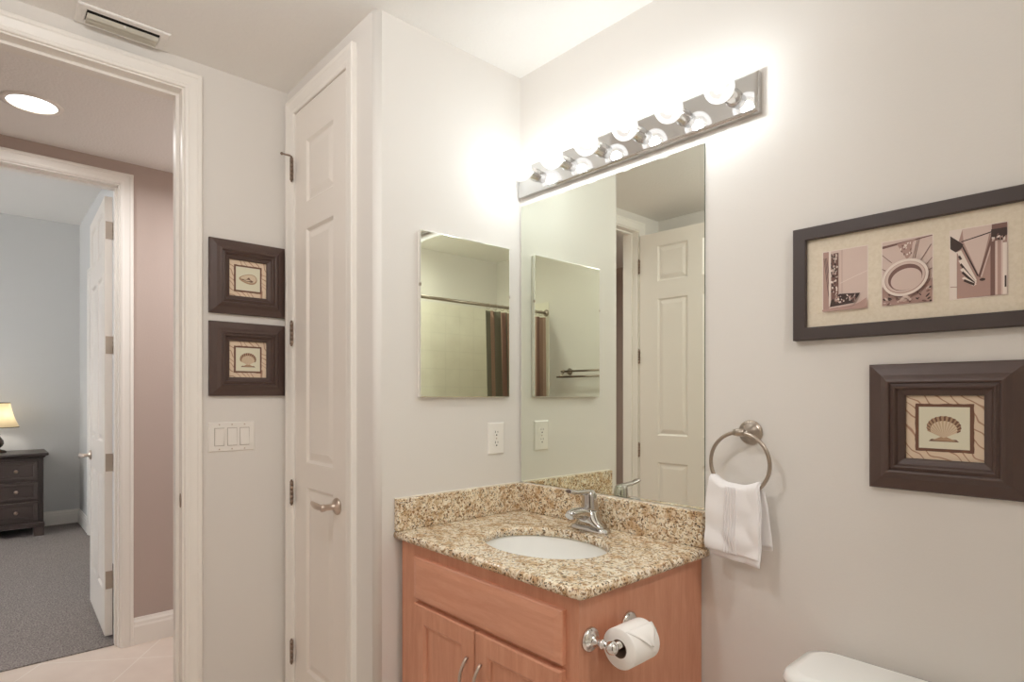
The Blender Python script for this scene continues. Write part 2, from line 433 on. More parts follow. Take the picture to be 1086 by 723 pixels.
# trims: door casings, jamb linings, baseboards
CAS = [(0, 0), (0, 0.017), (0.004, 0.020), (0.020, 0.020), (0.026, 0.017), (0.060, 0.013), (0.066, 0.014), (0.078, 0.011), (0.082, 0.008), (0.082, 0)]
CAS = [(d * 0.058 / 0.082, h) for d, h in CAS]
tn = [0]
def trim(mb, mat='trim_paint'):
    tn[0] += 1
    return struct(mb.build('trim_%d' % tn[0], mat))
cw = 0.058
def casing(y0, y1, z1, fn): trim(MB().sweep_rect(y0 - cw + 0.012, y1 + cw - 0.012, 0, z1 + cw - 0.012, CAS, fn, True))
def jamb(y0, y1, z1, x0, x1, stop):
    t = 0.018
    pts = [(y0 - 0.001, 0), (y0 + t, 0), (y0 + t, z1 - t), (y1 - t, z1 - t), (y1 - t, 0), (y1 + 0.001, 0), (y1 + 0.001, z1 + 0.001), (y0 - 0.001, z1 + 0.001)]
    mb = MB().prism(pts, lambda a, b, h: (h, a, b), x0, x1)
    s0, s1 = stop; q = 0.011
    pts2 = [(y0 + t, 0), (y0 + t + q, 0), (y0 + t + q, z1 - t - q), (y1 - t - q, z1 - t - q), (y1 - t - q, 0), (y1 - t, 0), (y1 - t, z1 - t), (y0 + t, z1 - t)]
    mb.prism(pts2, lambda a, b, h: (h, a, b), s0, s1)
    return trim(mb)
casing(D0, D1, DH, XP(DX)); jamb(D0, D1, DH, DX - 0.121, DX + 0.001, (DX - 0.085, DX - 0.045))
casing(D0, D1, DH, lambda a, b, h: (DX - 0.12 - h, a, b))
casing(B0, B1, BH, XP(HX)); jamb(B0, B1, BH, BX - 0.005, HX + 0.001, (BX + 0.042, BX + 0.08))
casing(B0, B1, BH, lambda a, b, h: (BX - 0.004 - h, a, b))
# closet casing on the closet wall
CASN = [(d * 1.04, h) for d, h in CAS]
trim(MB().sweep_rect(-0.648 - 0.056, -0.185 + 0.056, 0, 2.452 + 0.056, CASN, YN(YA), True))
trim(MB().prism([(-0.653, 0), (-0.640, 0), (-0.640, 2.446), (-0.193, 2.446), (-0.193, 0), (-0.180, 0), (-0.180, 2.456), (-0.653, 2.456)], YP(YA), -0.001, 0.10))
# dark bedroom closet door set back in its opening and its casing
trim(MB().sweep_rect(-5.06 - cw, -4.25 + cw, 0, 2.44 + cw, CAS, YN(-0.80), True))
BASE = [(0, 0), (0.016, 0), (0.016, 0.095), (0.013, 0.105), (0.013, 0.118), (0.008, 0.128), (0.006, 0.140), (0, 0.140)]
def base(name, fn, a, b): struct(MB().prism(BASE, fn, a, b).build(name, 'trim_paint'))
base('baseboard_hall', lambda d, z, h: (HX + d, h, z), B1 + cw - 0.012, 0.3)
base('baseboard_bedroom', lambda d, z, h: (-5.85 + d, h, z + 0.006), -4.5, -0.80)
base('baseboard_bedroom_right', lambda d, z, h: (h, -0.80 - d, z + 0.006), -5.834, -5.06 - cw)
base('baseboard_left', lambda d, z, h: (DX + d, h, z), D1 + cw - 0.012, YA - 0.016)
base('baseboard_right', lambda d, z, h: (h, -d, z), 0.79, 1.80)
base('baseboard_front', lambda d, z, h: (h, YF + d, z), DX, 1.80)

# ------------------------------------------------------------------ doors
def panel_door(mb, w, h, t, cols, rows, y0=0.0):
    """slab in local x 0..w, z 0..h, thickness y0..y0-t, raised panels on both faces"""
    xs = sorted({0, w, *[a for c in cols for a in c]}); zs = sorted({0, h, *[a for c in rows for a in c]})
    for side, yy in ((1, y0), (-1, y0 - t)):
        F = lambda x, z, d: (x, yy - side * d, z)
        for i in range(len(xs) - 1):
            for j in range(len(zs) - 1):
                a0, a1, b0, b1 = xs[i], xs[i + 1], zs[j], zs[j + 1]
                if (a0, a1) in cols and (b0, b1) in rows:
                    R = []
                    for ins, dep in ((0, 0), (0.010, 0.009), (0.016, 0.009), (0.040, 0.002)):
                        R.append([F(a0 + ins, b0 + ins, dep), F(a1 - ins, b0 + ins, dep), F(a1 - ins, b1 - ins, dep), F(a0 + ins, b1 - ins, dep)])
                    mb.loops(R, True, False, True, False)
                else:
                    mb.face([mb.v(F(a, b, 0)) for a, b in ((a0, b0), (a1, b0), (a1, b1), (a0, b1))])
    for q in (((0, 0), (w, 0)), ((w, 0), (w, h)), ((w, h), (0, h)), ((0, h), (0, 0))):
        (a, b), (c, d) = q
        mb.face([mb.v((a, y0, b)), mb.v((c, y0, d)), mb.v((c, y0 - t, d)), mb.v((a, y0 - t, b))])
    bmesh.ops.remove_doubles(mb.bm, verts=mb.bm.verts[:], dist=1e-5)
    return mb

def lever(root, x, z, yface, sgn, direction, mat='satin_nickel'):
    """lever handle on the face at y=yface, out along sgn*y, pointing along direction*x (local)"""
    m = MB().lathe([(0.0, 0), (0.030, 0), (0.030, 0.004), (0.026, 0.009), (0.015, 0.012), (0.0105, 0.018), (0.0105, 0.045), (0.013, 0.048), (0.013, 0.060), (0.008, 0.064), (0, 0.064)], (x, yface, z), (0, sgn, 0), 28)
    pts = []
    for k in range(13):
        t = k / 12
        pts.append((x + direction * (0.112 * t), yface + sgn * (0.054 + 0.012 * math.sin(t * PI) * 0.6 - 0.008 * t), z + 0.004 * math.sin(t * PI) - 0.006 * t * (1 - t) * 4 * 0.8 + 0.004 * t))
    m.tube(pts, lambda t: (0.0085 - 0.003 * t, 0.0095 + 0.0035 * math.sin(t * PI) - 0.002 * t) if t < 0.97 else (0.003, 0.005), 14)
    return m.build('door_handle', mat, root, local=True)
def hinge(root, x, y, z, mat='aged_nickel', h=0.09, leaf=None):
    m = MB()
    for k in range(5):
        m.lathe([(0, 0), (0.0065, 0.0), (0.0065, h / 5 - 0.001), (0, h / 5 - 0.001)], (x, y, z - h / 2 + k * h / 5), (0, 0, 1), 12)
    m.lathe([(0, 0), (0.0045, 0), (0.0035, 0.006), (0, 0.007)], (x, y, z + h / 2), (0, 0, 1), 12)
    m.lathe([(0, -0.007), (0.0035, -0.006), (0.0045, 0), (0, 0)], (x, y, z - h / 2), (0, 0, 1), 12)
    if leaf: m.box(*leaf(z - h / 2, z + h / 2))
    return m.build('hinge', mat, root, local=True)

# closet door: narrow, three raised panels, closed
door = struct(panel_door(MB(), 0.444, 2.434, 0.035, [(0.105, 0.339)], [(0.24, 0.955), (1.05, 1.955), (2.06, 2.30)]).build('door_1', 'door_paint'),
              'narrow closed white closet door with three raised panels and lever')
door['category'] = 'door'
# the slab's local +y face looks into the closet: its -y face is the room side
door.location = (-0.6385, YA + 0.032, 0.010)
for z in (0.288, 0.923, 1.558, 2.214):
    hinge(door, -0.002, -0.050, z, leaf=lambda z0, z1: ((-0.016, -0.049, z0), (0.001, -0.0445, z1)))
lever(door, 0.372, 0.918, -0.035, -1, -1)
MB().box((0.4425, -0.034, 0.88), (0.4452, -0.010, 0.945)).build('latch_plate', 'aged_nickel', door, local=True)
pin = MB().tube([(-0.002, -0.050, 2.262), (-0.002, -0.056, 2.266), (-0.004, -0.085, 2.266)], 0.0035, 10); pin.sphere((-0.004, -0.088, 2.266), 0.006, 12)
pin.build('door_stop', 'aged_nickel', door, local=True)

SIXROWS = [(0.23, 0.86), (1.04, 1.955), (2.07, 2.31)]
# bathroom door, open against the wall behind the camera: seen in the big mirror
bd = struct(panel_door(MB(), 0.81, 2.40, 0.035, [(0.135, 0.355), (0.455, 0.675)], SIXROWS).build('door_2', 'door_paint'),
            'open white six panel bathroom door reflected in the large mirror')
bd['category'] = 'door'
bd.location = (DX + 0.022, D0 + 0.022, 0.012); bd.rotation_euler = (0, 0, math.radians(-3.5))
for z in (0.30, 0.935, 1.575, 2.19):
    hinge(bd, -0.006, 0.004, z, leaf=lambda z0, z1: ((-0.004, -0.03, z0), (0.0005, 0.001, z1)))
lever(bd, 0.745, 0.93, 0.0, 1, -1); lever(bd, 0.745, 0.93, -0.035, -1, -1)
# bedroom door, open into the bedroom
bd2 = struct(panel_door(MB(), 0.745, 2.372, 0.035, [(0.105, 0.32), (0.425, 0.64)], SIXROWS).build('door_3', 'door_paint'),
             'open white panelled bedroom door with lever across the hall')
bd2['category'] = 'door'
bd2.location = (BX - 0.046, -1.0735, 0.022); bd2.rotation_euler = (0, 0, PI - math.radians(1.6))
for z in (0.30, 0.935, 1.57, 2.19):
    hinge(bd2, -0.004, -0.041, z, 'nickel', 0.095, leaf=lambda z0, z1: ((-0.0022, -0.038, z0), (0.0005, -0.004, z1)))
lever(bd2, 0.685, 0.925, 0.0, 1, -1); lever(bd2, 0.685, 0.925, -0.035, -1, -1)
# bedroom closet door, behind its opening
cd = struct(panel_door(MB(), 0.80, 2.42, 0.035, [(0.12, 0.35), (0.45, 0.68)], SIXROWS).build('door_4', 'door_paint'))
cd.location = (-5.055, -0.715, 0.015)
# the bathroom door opens toward +x, so its local y is the room's y; strike plate on the jamb
stk = MB().prism([(0.011 * math.cos(2 * PI * k / 20), 0.026 * math.sin(2 * PI * k / 20)) for k in range(20)], lambda a, b, h: (DX - 0.022 + a, D1 - 0.018 - h, 0.930 + b), 0, 0.0025)
tag(stk.build('strike_plate', 'aged_nickel'), 'dark oval strike plate on the white doorway jamb', 'strike plate')

# ------------------------------------------------------------------ vanity cabinet
CT = 0.876
van = thing('vanity_cabinet', 'reddish maple bathroom vanity cabinet under the granite countertop', 'cabinet', (0.40, -0.28, 0))
VX0, VX1, VY = 0.018, 0.785, -0.527
m = MB()
pl = [(VX0, VY), (VX1 - 0.018, VY), (VX1 - 0.018, -0.001), (VX0, -0.001)]
m.box((VX0, VY, 0.10), (VX0 + 0.018, -0.002, 0.849)); m.box((VX0 + 0.018, VY, 0.10), (VX1 - 0.018, -0.002, 0.118)); m.box((VX0 + 0.018, -0.010, 0.118), (VX1 - 0.018, -0.002, 0.849))
m.box((VX0 + 0.01, VY + 0.07, 0.001), (VX1 - 0.018, VY + 0.085, 0.10))
m.build('carcass', 'maple_vertical', van)
MB().box((VX1 - 0.018, VY, 0.001), (VX1, -0.004, 0.8485)).build('side_panel', 'maple_vertical', van)
FY = VY - 0.019        # front of the face frame
m = MB()
fx = [(VX0, 0.10), (VX1, 0.10), (VX1, 0.8485), (VX0, 0.8485)]
xa, xb = 0.135, 0.722
hole1 = (xa, 0.135, xb, 0.645); hole2 = (xa, 0.70, xb, 0.79)
xs = [VX0, xa, xb, VX1]; zs = [0.10, 0.135, 0.645, 0.70, 0.79, 0.8485]
for i in range(3):
    for j in range(5):
        if i == 1 and j in (1, 3): continue
        m.box((xs[i], FY, zs[j]), (xs[i + 1], VY, zs[j + 1]))
bmesh.ops.remove_doubles(m.bm, verts=m.bm.verts[:], dist=1e-5)
dup = {}
for f in m.bm.faces: dup.setdefault(tuple(round(c, 4) for c in f.calc_center_median()), []).append(f)
bmesh.ops.delete(m.bm, geom=[f for fs in dup.values() if len(fs) > 1 for f in fs], context='FACES_ONLY')
m.build('face_frame', 'maple_vertical', van)
# false drawer front with eased border
def slab_front(mb, x0, x1, z0, z1, y, t, b=0.022):
    F = lambda x, z, d: (x, y - d, z)
    R = []
    for ins, d in ((0, 0), (0, t - 0.007), (0.003, t - 0.0035), (b, t), ):
        R.append([F(x0 + ins, z0 + ins, d), F(x1 - ins, z0 + ins, d), F(x1 - ins, z1 - ins, d), F(x0 + ins, z1 - ins, d)])
    return mb.loops(R, True, True, True, False)
DFX0, DFX1 = 0.108, 0.745
slab_front(MB(), DFX0, DFX1, 0.684, 0.8135, FY, 0.019).build('drawer_front', 'maple_horizontal', van)
def shaker(x0, x1, z0, z1):
    st = 0.053
    F = lambda x, z, d: (x, FY - d, z)
    m = MB()
    R = []
    for ins, d in ((0, 0), (0, 0.0155), (0.004, 0.019), (st, 0.019), (st + 0.004, 0.0155), (st + 0.010, 0.0145), (st + 0.012, 0.009)):
        R.append([F(x0 + ins, z0 + ins, d), F(x1 - ins, z0 + ins, d), F(x1 - ins, z1 - ins, d), F(x0 + ins, z1 - ins, d)])
    m.loops(R, True, True, True, False)
    return m.build('door', 'maple_vertical', van)
def arch_pull(par, x, z0, z1):
    pts = []
    for k in range(17):
        t = k / 16
        pts.append((x, FY - 0.019 - 0.001 - 0.026 * math.sin(t * PI) ** 0.8, z0 + (z1 - z0) * t))
    MB().tube(pts, lambda t: (0.0052, 0.0035 + 0.001 * math.sin(t * PI)), 12).build('handle', 'satin_nickel', par)
dl = shaker(0.115, 0.4185, 0.125, 0.6705); dr = shaker(0.4215, DFX1, 0.125, 0.6705)
arch_pull(dl, 0.389, 0.475, 0.590); arch_pull(dr, 0.449, 0.475, 0.590)

# ------------------------------------------------------------------ countertop and backsplashes
ct = thing('countertop', 'speckled tan granite vanity countertop with backsplash and oval cut-out', 'countertop', (0.40, -0.28, CT - 0.03))
CX1, CY0 = 0.810, -0.568
SXC, SYC, SA, SB = 0.432, -0.300, 0.212, 0.162
N = 96
def outer_loop(ins, z, rc=0.014):
    x0, x1, y0, y1 = 0.001, CX1 - ins, CY0 + ins, -0.001
    P = []
    for k in range(N):
        a = 2 * PI * (k + 0.5) / N; dx, dy = math.cos(a), math.sin(a)
        cx, cy = SXC, SYC
        ts = []
        if dx > 0: ts.append((x1 - cx) / dx)
        if dx < 0: ts.append((x0 - cx) / dx)
        if dy > 0: ts.append((y1 - cy) / dy)
        if dy < 0: ts.append((y0 - cy) / dy)
        t = min(ts); P.append([cx + dx * t, cy + dy * t, z])
    for tx, ty in ((x0, y0), (x1, y0), (x1, y1), (x0, y1)):
        j = min(range(N), key=lambda q: (P[q][0] - tx) ** 2 + (P[q][1] - ty) ** 2)
        P[j][0], P[j][1] = tx, ty
        if (tx, ty) == (x1, y0):
            P[j][0] -= rc * 0.3; P[j][1] += rc * 0.3
    return [tuple(p) for p in P]
def ell(a, b, z): return [(SXC + a * math.cos(2 * PI * (k + 0.5) / N), SYC + b * math.sin(2 * PI * (k + 0.5) / N), z) for k in range(N)]
t3 = 0.026
R = [ell(SA, SB, CT - t3), ell(SA, SB, CT - 0.004), ell(SA + 0.004, SB + 0.004, CT)]
R += [outer_loop(0.010, CT), outer_loop(0.0035, CT - 0.003), outer_loop(0.0, CT - 0.010), outer_loop(0.0, CT - 0.018), outer_loop(0.0035, CT - 0.0235), outer_loop(0.010, CT - t3)]
m = MB(); m.loops(R, True, False, False, True, True)
slab = m.build('slab', 'granite', ct)
for p in slab.data.polygons:
    p.use_smooth = abs(p.normal.z) < 0.98
BS = 0.104
MB().box((0.001, -0.0205, CT + 0.0005), (0.797, -0.001, CT + BS), 0.002).build('backsplash', 'granite', ct)
MB().box((0.001, -0.566, CT + 0.0005), (0.0205, -0.021, CT + BS), 0.002).build('side_splash', 'granite', ct)
# caulk lines where the splashes meet the walls
MB().prism([(0.022, 0.0), (0.797, 0.0), (0.797, -0.006), (0.022, -0.006)], XY, CT + BS, CT + BS + 0.0035).build('caulk_line', 'caulk', ct)
MB().prism([(0.0, -0.0065), (0.006, -0.0065), (0.006, -0.566), (0.0, -0.566)], XY, CT + BS, CT + BS + 0.0035).build('caulk_line', 'caulk', ct)

# undermount sink
sk = thing('sink', 'white oval undermount sink set in the granite countertop', 'sink', (SXC, SYC, CT - 0.19))
m = MB(); R = []
zt = CT - t3 - 0.0005
for s_, z in ((1.10, zt), (1.0, zt), (0.985, zt - 0.006), (0.96, zt - 0.03), (0.90, zt - 0.07), (0.78, zt - 0.105), (0.55, zt - 0.128), (0.28, zt - 0.138), (0.11, zt - 0.141)):
    R.append(ell((SA + 0.006) * s_, (SB + 0.006) * s_, z))
Rb = [[(x, y, z - 0.010) for x, y, z in q] for q in reversed(R)]
m.loops(R + Rb, True, False, False, True, True); m.build('bowl', 'porcelain', sk)
dr_ = MB().lathe([(0.030, 0.002), (0.030, 0.005), (0.022, 0.004), (0.020, 0.001), (0.0, 0.001)], (SXC, SYC, zt - 0.144), (0, 0, 1), 28); dr_.lathe([(0.0, 0.0), (0.022, -0.002), (0.022, -0.05), (0.0, -0.05)], (SXC, SYC, zt - 0.143), (0, 0, 1), 20)
dr_.build('drain', 'chrome', sk)

# faucet
FX, FYC = 0.430, -0.085
fa = thing('faucet', 'chrome single lever faucet behind the oval sink', 'faucet', (FX, FYC, CT))
m = MB()
R = []
def stadium(hw, r_, z, n=40):
    P = []
    for k in range(n):
        a = 2 * PI * k / n; cx = hw if math.cos(a) > 1e-9 else -hw
        P.append((FX + cx + r_ * math.cos(a), FYC + r_ * math.sin(a), z))
    return P
for hw, r_, z in ((0.052, 0.027, CT + 0.0005), (0.052, 0.0275, CT + 0.005), (0.051, 0.025, CT + 0.010), (0.046, 0.021, CT + 0.016)): R.append(stadium(hw, r_, z))
m.loops(R, True, True, True); m.build('deck_plate', 'faucet_chrome', fa)
m = MB(); R = []
for hw, r_, z, oy in ((0.044, 0.021, 0.0145, 0), (0.034, 0.0235, 0.020, -0.001), (0.020, 0.028, 0.030, -0.004), (0.009, 0.0305, 0.042, -0.007), (0.003, 0.0310, 0.055, -0.007), (0.0, 0.0300, 0.064, -0.005), (0.0, 0.0275, 0.070, -0.003)): R.append([(x, y + oy, z_) for x, y, z_ in stadium(max(hw, 1e-4), r_, CT + z)])
m.loops(R, True, True, True); m.build('body', 'faucet_chrome', fa)
m = MB()
pts = [(FX, FYC + 0.004, CT + 0.044), (FX, FYC - 0.025, CT + 0.056), (FX, FYC - 0.050, CT + 0.064), (FX, FYC - 0.072, CT + 0.0665), (FX, FYC - 0.090, CT + 0.066), (FX, FYC - 0.100, CT + 0.064), (FX, FYC - 0.106, CT + 0.060)]
m.tube(pts, lambda t: (0.0265 - 0.0125 * t, 0.0225 - 0.0095 * t), 22)
m.lathe([(0, 0), (0.0125, 0), (0.0125, 0.014), (0.010, 0.016), (0, 0.016)], (FX, FYC - 0.090, CT + 0.066), (0, -0.15, -1), 20)
sp = m.build('spout', 'faucet_chrome', fa)
m = MB(); R = []
for q, ra, oy in ((0.0705, 0.0285, -0.002), (0.074, 0.0288, -0.002), (0.090, 0.0270, -0.003), (0.105, 0.0250, -0.004), (0.116, 0.0238, -0.005), (0.126, 0.0220, -0.006), (0.132, 0.016, -0.006), (0.135, 0.008, -0.006)):
    R.append([(FX + ra * math.cos(2 * PI * k / 28), FYC + oy + ra * math.sin(2 * PI * k / 28), CT + q) for k in range(28)])
m.loops(R, True, True, True)
pts = [(FX, FYC + 0.006, CT + 0.126), (FX, FYC - 0.025, CT + 0.1295), (FX, FYC - 0.055, CT + 0.131), (FX, FYC - 0.082, CT + 0.134), (FX, FYC - 0.100, CT + 0.139), (FX, FYC - 0.106, CT + 0.140)]
m.tube(pts, lambda t: (0.0165 - 0.0075 * t + (0.003 if t > 0.7 else 0), 0.0085 - 0.003 * t), 18)
m.build('lever', 'faucet_chrome', fa)
m = MB().tube([(FX, FYC + 0.030, CT + 0.018), (FX, FYC + 0.030, CT + 0.050)], 0.003, 10); m.sphere((FX, FYC + 0.030, CT + 0.055), 0.006, 14)
m.build('lift_rod', 'faucet_chrome', fa)

# ------------------------------------------------------------------ toilet paper and its holder
TX, TZ = 0.851, 0.745
th = thing('toilet_paper_holder', 'chrome two post toilet paper holder on the vanity side', 'paper holder', (VX1, -0.43, TZ))
bell = [(0.0, 0.0), (0.0295, 0.0), (0.0295, 0.004), (0.026, 0.008), (0.020, 0.011), (0.014, 0.013), (0.010, 0.018), (0.0085, 0.026), (0.0085, 0.034), (0.0125, 0.037), (0.0125, 0.041), (0.0085, 0.045), (0.0085, 0.052), (0.0, 0.052)]
for yy in (-0.507, -0.357):
    m = MB().lathe(bell, (VX1 + 0.0003, yy, TZ), (1, 0, 0), 28)
    m.sphere((TX, yy, TZ), 0.0155, 20)
    m.build('post', 'chrome', th)
m = MB().lathe([(0, 0), (0.009, 0.0), (0.009, 0.132), (0, 0.132)], (TX, -0.498, TZ), (0, 1, 0), 18)
m.build('spindle', 'chrome', th)
RZ = TZ - 0.0095
tp = thing('toilet_paper_roll', 'white toilet paper roll on the chrome holder', 'toilet paper', (TX, -0.43, RZ - 0.0475))
m = MB(); y0, y1 = -0.482, -0.386
prof = [(0.0215, y0), (0.0455, y0), (0.0473, y0 + 0.002), (0.0475, (y0 + y1) / 2), (0.0473, y1 - 0.002), (0.0455, y1), (0.0215, y1)]
n = 64
R = [[(TX + r_ * math.cos(2 * PI * k / n), yy, RZ + r_ * math.sin(2 * PI * k / n)) for k in range(n)] for r_, yy in prof]
m.loops(R, True, False, False, True); m.build('paper', 'tissue', tp)
m = MB(); R = [[(TX + r_ * math.cos(2 * PI * k / 40), yy, RZ + r_ * math.sin(2 * PI * k / 40)) for k in range(40)] for r_, yy in ((0.0213, y0), (0.0213, y1), (0.0195, y1), (0.0195, y0))]
m.loops(R, True, False, False, True, True); m.build('core', 'cardboard', tp)
# folded end of the sheet: a little triangular flap over the roll
m = MB(); G = []
for i in range(9):
    row = []
    for j in range(9):
        u_, v_ = i / 8, j / 8
        ang = math.radians(66 - 62 * u_)
        half = 0.046 * (1 - u_ ** 1.3) + 0.004
        yy = -0.431 + half * (2 * v_ - 1) + 0.010 * u_
        rr = 0.0480 + 0.0035 * u_ + 0.0022 * math.sin(v_ * PI) + 0.002 * math.sin(3 * v_ * PI + 2) * u_
        row.append((TX + rr * math.cos(ang), yy, RZ + rr * math.sin(ang)))
    G.append(row)
m.loops(G, False); fl = m.build('sheet_end', 'tissue', tp); sd = fl.modifiers.new('s', 'SOLIDIFY'); sd.thickness = 0.0012

# ------------------------------------------------------------------ mirror, light bar, medicine cabinet
mi = thing('wall_mirror', 'large frameless mirror above the granite vanity backsplash', 'mirror', (0.40, 0, CT + BS))
MX0, MX1, MZ0, MZ1 = 0.012, 0.7955, CT + BS + 0.005, 2.058
MB().box((MX0, -0.0048, MZ0), (MX1, -0.0002, MZ1)).build('backing', 'mirror_edge', mi)
MB().prism([(MX0, MZ0), (MX1, MZ0), (MX1, MZ1), (MX0, MZ1)], YN(0), 0.0049, 0.0056).build('glass', 'mirror_glass', mi)

lb = thing('vanity_light_bar', 'chrome light bar with six round bulbs above the large mirror', 'light fixture', (0.49, 0, 2.14))
LZ0, LZ1, LX0, LX1, LT = 2.087, 2.197, 0.012, 0.963, 0.026
F = YN(0); R = []
for ins, d in ((0, 0.0005), (0, LT - 0.006), (0.004, LT - 0.002), (0.008, LT)):
    R.append([F(LX0 + ins, LZ0 + ins, d), F(LX1 - ins, LZ0 + ins, d), F(LX1 - ins, LZ1 - ins, d), F(LX0 + ins, LZ1 - ins, d)])
MB().loops(R, True, True, True, False).build('back_plate', 'bar_chrome', lb)
BZ = 2.145
def socket(x):
    s_ = MB().lathe([(0, LT), (0.0235, LT), (0.0235, LT + 0.005), (0.0205, LT + 0.009), (0.0205, LT + 0.034), (0.0185, LT + 0.038), (0.0, LT + 0.038)], (x, 0, BZ), (0, -1, 0), 28).build('socket', 'chrome', lb)
    g = MB(); c = LT + 0.080; R_ = 0.0405
    pr = [(0.0125, LT + 0.0385)] + [(R_ * math.sin(math.radians(a)), c - R_ * math.cos(math.radians(a))) for a in range(22, 181, 8)]
    g.lathe(pr, (x, 0, BZ), (0, -1, 0), 32, cap=False).build('bulb', 'lit_bulb_glass', s_)
    MB().sphere((x, -c - 0.004, BZ), 0.010, 14, (1, 1.4, 1)).build('filament', 'filament_glow', s_)
    light('bulb_light', 'POINT', (x, -c, BZ), BULB_W, (0.84, 0.95, 1.0), 0.016, (0, 0, 0), lb)
    return s_
for k in range(6): socket(0.118 + 0.1555 * k)

mc = thing('medicine_cabinet', 'frameless mirrored medicine cabinet beside the corner', 'medicine cabinet', (0, -0.275, 1.59))
Y0, Y1, Z0, Z1 = -0.4765, -0.072, 1.314, 1.880
MB().box((0.0003, Y0 + 0.002, Z0 + 0.002), (0.0125, Y1 - 0.002, Z1 - 0.002)).build('body', 'plastic_white', mc)
F = XP(0); R = []
for ins, d in ((0.0, 0.0128), (0.0, 0.0182), (0.0028, 0.0190)):
    R.append([F(Y0 + ins, Z0 + ins, d), F(Y1 - ins, Z0 + ins, d), F(Y1 - ins, Z1 - ins, d), F(Y0 + ins, Z1 - ins, d)])
md = MB().mat('mirror_bevel'); md.loops(R[:], True, True, False, False)
md.mat('mirror_glass'); md.face([md.v(p) for p in R[-1]])
mdo = md.build('mirror_door', None, mc)
MB().box((0.0130, Y0 - 0.0015, 1.69), (0.0195, Y0 + 0.004, 1.70)).build('clip', 'nickel', mc)
MB().box((0.0130, Y1 - 0.004, 1.69), (0.0195, Y1 + 0.0015, 1.70)).build('clip', 'nickel', mc)

# ------------------------------------------------------------------ outlet and switches
def plate(mb, fn, a0, a1, b0, b1, t=0.005):
    R = []
    for ins, d in ((0, 0.0003), (0, 0.002), (0.004, t)):
        R.append([fn(a0 + ins, b0 + ins, d), fn(a1 - ins, b0 + ins, d), fn(a1 - ins, b1 - ins, d), fn(a0 + ins, b1 - ins, d)])
    return mb.loops(R, True, True, True, False)
ou = thing('wall_outlet', 'white duplex outlet under the medicine cabinet', 'outlet', (0, -0.127, 1.158))
F = XP(0)
plate(MB(), F, -0.166, -0.087, 1.098, 1.218).build('cover_plate', 'plastic_white', ou)
for zz in (1.1385, 1.1775):
    rc = MB().prism([(-0.127 + 0.0165 * (1 if abs(math.cos(a)) < 0 else math.cos(a)), zz + 0.0165 * max(-0.86, min(0.86, math.sin(a)))) for a in [2 * PI * k / 28 for k in range(28)]], F, 0.0045, 0.0066)
    ro = rc.build('receptacle', 'plastic_white', ou)
    sl = MB().box((0.0064, -0.1345, zz + 0.001), (0.0069, -0.1325, zz + 0.009)); sl.box((0.0064, -0.1225, zz + 0.002), (0.0069, -0.1205, zz + 0.008)); sl.lathe([(0, 0), (0.003, 0), (0.003, 0.0005), (0, 0.0005)], (0.0064, -0.1275, zz - 0.007), (1, 0, 0), 12)
    sl.build('slots', 'plastic_dark', ro)
MB().lathe([(0, 0), (0.003, 0), (0.003, 0.0012), (0, 0.0014)], (0.005, -0.127, 1.158), (1, 0, 0), 12).build('screw', 'satin_nickel', ou)

sw = thing('light_switch_plate', 'triple rocker light switch plate below the two shell pictures', 'light switch', (DX, -0.849, 1.161))
F = XP(DX)
plate(MB(), F, -0.934, -0.764, 1.104, 1.218, 0.006).build('cover_plate', 'plastic_white', sw)
for k, tilt in enumerate((1, -1, -1)):
    yc = -0.895 + 0.046 * k
    MB().box((DX + 0.0055, yc - 0.0178, 1.161 - 0.0345), (DX + 0.0064, yc + 0.0178, 1.161 + 0.0345)).build('rocker_gap_shade', 'plastic_grey', sw)  # greyer insert: shade of the gap round the rocker put into colour
    rk = MB(); q0, q1 = yc - 0.0160, yc + 0.0160; b0, b1 = 1.161 - 0.0325, 1.161 + 0.0325
    d0, d1 = (0.0072, 0.0125) if tilt > 0 else (0.0115, 0.0072)
    A = [F(q0, b0, 0.005), F(q1, b0, 0.005), F(q1, b1, 0.005), F(q0, b1, 0.005)]; Bq = [F(q0, b0, d0), F(q1, b0, d0), F(q1, b1, d1), F(q0, b1, d1)]
    rk.loops([A, Bq], True, True, True, False); rk.build('rocker', 'plastic_white', sw)
    for zz in (1.161 - 0.047, 1.161 + 0.047):
        MB().lathe([(0, 0), (0.003, 0), (0.0025, 0.0012), (0, 0.0014)], (DX + 0.0058, yc, zz), (1, 0, 0), 10).build('screw', 'satin_nickel', sw)

